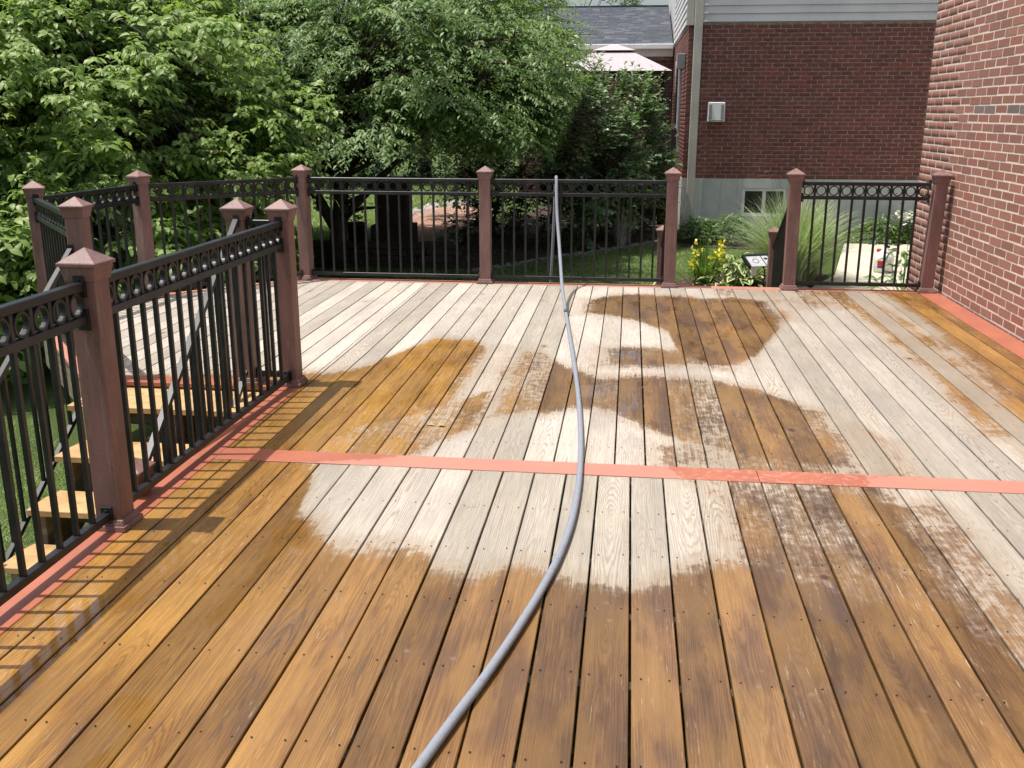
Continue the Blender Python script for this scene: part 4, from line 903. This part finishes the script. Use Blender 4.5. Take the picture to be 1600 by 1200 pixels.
q = unp(682, 666, .004); P = np.array([[0, 0, .004], [.02, .01, .004], [-.01, .01, .004]])
single(link('fallen_leaf', leaves_mesh('fallen_leaf', P, np.array([[1., .3, 0], [-.2, 1., 0], [-1., .2, 0]]), np.array([[0, 0, 1.]]*3), np.array([.06, .05, .055]), np.array([.026, .022, .02]), True), m_leaf('dry_leaf', (.50, .36, .12), (.42, .28, .08), (.5, .4, .2), .1, .6), loc=(q[0], q[1], .003)), 'small yellowish fallen leaf lying on the damp boards in mid deck', 'leaf')
# ------------------------------------------------------------ garden objects
def paver_patio():
    t = thing('paver_patio', 'small patio of pinkish pavers beyond the rear railing, edged with pale stones', 'patio', (-3.75, 18.9, gz(0, 18.9)))
    SV, SF, SR = [], [], []; cnt = 0; items = []
    for i in range(-12, 13):
        for j in range(-28, 32):
            cx, cy = i*.105+(.05 if j % 2 else 0), j*.105
            if (cx/.72)**2+(cy/3.)**2 < 1 and not (cx > .35 and cy < -1.9): items.append((cx, cy))
    me = MB().box(-.048, .048, -.048, .048, -.05, 0).mesh('paver', .004)
    for n_, (cx, cy) in enumerate(sorted(items, key=lambda q: q[1])):
        z = gz(0, 18.9+cy)-gz(0, 18.9)+.06+random.uniform(-.002, .002)
        if n_ < 300: link('paver', me, M['paver'], t, loc=(cx, cy, z))
        else:
            b = len(SV); SV += [(cx+a, cy+c, z+e) for a, c, e in ((-.048, -.048, 0), (.048, -.048, 0), (.048, .048, 0), (-.048, .048, 0))]; SF.append([b, b+1, b+2, b+3]); SR += [random.random()]*4
    if SV: link('pavers', mesh_np('pavers', SV, SF, SR), M['paver'], t, kind='stuff')
    mb = MB(); rs = random.Random(5)
    for k_ in range(420):
        a = rs.uniform(0, 2*math.pi); f = rs.uniform(1.04, 1.35); cx, cy = .75*f*math.cos(a), 3.05*f*math.sin(a)
        if -.62 < cx < .45 and cy < -2.4: continue
        s = rs.uniform(.03, .075); z = gz(0, 18.9+cy)-gz(0, 18.9)+.03; mb.frus((cx, cy), z, z+s, s, s*.8, s*.5, s*.45)
    mb.build('edging_stones', M['pale_rock'], t, kind='stuff')
paver_patio()
lw = thing('low_garden_wall', 'low dark block wall in the shade of the layered tree', 'wall', (-4.0, 15.25, gz(0, 15.25)))
blk = MB().box(-.14, .14, -.11, .11, 0, .1).mesh('block', .012)
for r_ in range(3):
    for i in range(9):
        link('block', blk, M['rock'] if False else M['dark'], lw, loc=(-1.15+i*.288+(.144 if r_ % 2 else 0)-.05, .05*math.sin(i), .0+r_*.104), rot=(0, 0, random.uniform(-.03, .03)))
pdm = thing('stone_pedestal', 'dark square garden pillar standing behind the low wall', 'pillar', (-3.95, 16.3, gz(0, 16.3)))
MB().box(-.34, .34, -.3, .3, 0, .42).build('plinth', M['dark'], pdm, bevel=.01); MB().box(-.27, .27, -.24, .24, .42, 1.12).build('shaft', M['dark'], pdm, bevel=.01); MB().box(-.36, .36, -.32, .32, 1.121, 1.19).build('top_slab', M['dark'], pdm, bevel=.01)
def pot(x_, y_, z, lab, s):
    t = thing('plant_pot', lab, 'plant pot', (x_, y_, z), 0, 'dark pots on the garden wall'); MB().lathe([(.09, 0), (.13, .03), (.155, .26), (.17, .28), (.16, .30), (.14, .29), (.13, .24)], 18).build('pot', M['pot'], t, smooth=True)
    g = np.random.default_rng(s); n = 60; a = g.uniform(0, 6.28, n); r_ = g.uniform(0, .16, n); P = np.stack([np.cos(a)*r_, np.sin(a)*r_, .28+g.uniform(0, .13, n)], 1)
    link('foliage', leaves_mesh('foliage', P, np.stack([np.cos(a), np.sin(a), .5+0*a], 1), np.tile([0, 0, 1.], (n, 1)), g.uniform(.05, .1, n), g.uniform(.03, .05, n), True), M['shrub'], t, kind='stuff')
pot(-4.30, 15.2, gz(0, 15.2)+.314, 'dark pot with a small plant on the wall, right of the forked trunk', 1); pot(-2.92, 15.35, gz(0, 15.35)+.0, 'dark pot with a small plant in front of the pinkish pavers', 2)
# sprayer on the patio
sp_ = thing('garden_sprayer', 'white pump sprayer with red cap and black handle on the patio', 'sprayer', (3.80, 15.0, gz(0, 15.)+.03))
MB().lathe([(.125, 0), (.14, .02), (.145, .20), (.12, .28), (.05, .335), (.045, .36)], 20).build('tank', M['white'], sp_, smooth=True)
MB().lathe([(.04, .355), (.04, .385), (.02, .39)], 14, (.03, 0, 0)).build('pump_cap', M['blackp'], sp_); MB().lathe([(.035, .30), (.035, .335), (.03, .34)], 12, (-.08, 0, 0)).build('red_cap', M['redp'], sp_)
MB().tube([(.03, 0, .38), (.03, 0, .56)], .010, 8).bar((-.03, 0, .565), (.09, 0, .565), .024, .03).build('handle', M['blackp'], sp_)
MB().tube(catmull([(.06, -.03, .33), (.14, -.08, .36), (.18, -.1, .30), (.15, -.12, .26)]), .008, 6).tube(catmull([(.04, -.10, .30), (-.02, -.17, .18), (-.02, -.165, .04), (.10, -.16, .02)]), .007, 6).build('wand_hose', M['blackp'], sp_)
MB().bar((-.12, -.135, .145), (-.02, -.150, .145), .006, .07).build('red_label', M['redp'], sp_); MB().bar((-.12, -.135, .09), (-.02, -.150, .09), .006, .035).build('blue_label', m_plain('blue_print', (.05, .08, .30)), sp_)
# tilted panel on a bent stake
pn = unp(1186, 408, Y=12.9); gp = gz(0, 12.9)
lt = thing('garden_sign', 'small tilted white board, black-framed, on a bent black stake in the flower bed', 'sign', (pn[0], 12.9, gp))
hz = pn[2]-gp; tilt = Matrix.Rotation(R(24), 4, 'Z') @ Matrix.Rotation(R(30), 4, 'X') @ Matrix.Scale(.82, 4)
pa = MB().box(-.20, .20, -.13, .13, -.012, .004).build('plate', M['silver'], lt, bevel=.003); fm = MB()
for bx in ((-.235, .225, .131, .165), (-.235, -.201, -.13, .1305), (.201, .222, -.13, .1305)): fm.box(bx[0], bx[1], bx[2], bx[3], -.04, .018)
fo = fm.build('frame', M['blackp'], lt); mk = MB()
mk.box(.07, .085, -.12, .12, .0055, .008).box(.11, .17, .03, .07, .0055, .008).box(.12, .18, -.07, -.04, .0055, .008)
for i in range(20):
    a0, a1 = 2*math.pi*i/20, 2*math.pi*(i+1)/20; c = (-.06, .0)
    mk.add([(c[0]+r_*math.cos(a), c[1]+r_*math.sin(a), .0065) for r_, a in ((.045, a0), (.055, a0), (.055, a1), (.045, a1))], [(0, 1, 2, 3)])
mo = mk.build('dark_marks', M['blackp'], lt)
for o in (pa, fo, mo): o.matrix_basis = Matrix.Translation((0, 0, hz)) @ tilt
ap = MB().add([(-.2, -.128, -.013), (-.06, -.128, -.013), (-.10, -.16, -.15), (-.16, -.17, -.16)], [(0, 1, 2, 3)]).add([(-.2, -.124, -.014), (-.06, -.124, -.014), (-.10, -.156, -.15), (-.16, -.166, -.16)], [(3, 2, 1, 0)]).build('flap', M['white'], lt); ap.matrix_basis = Matrix.Translation((0, 0, hz)) @ tilt
MB().tube(catmull([(-.03, 0, hz-.03), (.05, -.02, hz-.07), (.08, -.02, hz-.16), (.075, -.02, hz-.3), (.07, -.02, -.02)]), .010, 8).build('stake', M['blackp'], lt, smooth=True)
# rocks
def rock(x_, y_, s, lab, mat='rock', seed=0, grp=None):
    bm = bmesh.new(); bmesh.ops.create_icosphere(bm, subdivisions=2, radius=s); rs = random.Random(seed)
    for v in bm.verts: v.co *= rs.uniform(.82, 1.12); v.co.z *= .6
    me = bpy.data.meshes.new('rock'); bm.to_mesh(me); bm.free(); single(link('rock', me, M[mat], loc=(x_, y_, gz(x_, y_)+s*.3)), lab, 'rock', grp)
q = unp(1258, 446, Y=13.3); rock(q[0], 13.3, .17, 'dark rock at the foot of the tall grass clump', 'dark', 1)
q = unp(1280, 448, Y=13.4); rock(q[0], 13.4, .13, 'grey-brown rock beside the dark one, at the patio corner', 'rock', 2)
ln_ = thing('bed_edging', 'row of small pale stones along the curved edge of the shaded bed', 'edging'); mb = MB(); rs = random.Random(8)
for i in range(60):
    s_ = i/59; x_ = -2.3+s_*3.0; y_ = 14.62+max(0, x_+2.3)*.95+rs.uniform(-.05, .05); s = rs.uniform(.025, .05); z = gz(x_, y_); mb.frus((x_, y_), z, z+s, s, s*.8, s*.6, s*.5)
mb.build('stones', M['rock'], ln_, kind='stuff')
# leaf litter in the beds
g_ = np.random.default_rng(77); n = 9000; x_ = g_.uniform(-5.2, 2.4, n); y_ = g_.uniform(10, 17.9, n); k_ = ((x_ > .5) & (y_ < 14.4)) | ((y_ > 14.7+np.maximum(0, x_+2.3)*.95) & (x_ < .8)); x_, y_ = x_[k_], y_[k_]; n = len(x_)
P = np.stack([x_, y_, np.array([gz(0, v) for v in y_])+.025], 1)
t = link('leaf_litter', leaves_mesh('leaf_litter', P, g_.normal(0, 1, (n, 3))*np.array([1, 1, .3]), np.array([0, 0, 1.])+g_.normal(0, .4, (n, 3)), g_.uniform(.03, .07, n), g_.uniform(.02, .035, n)), m_leaf('litter', (.16, .11, .06), (.08, .05, .03), (.28, .22, .14), .1, .7), kind='stuff')
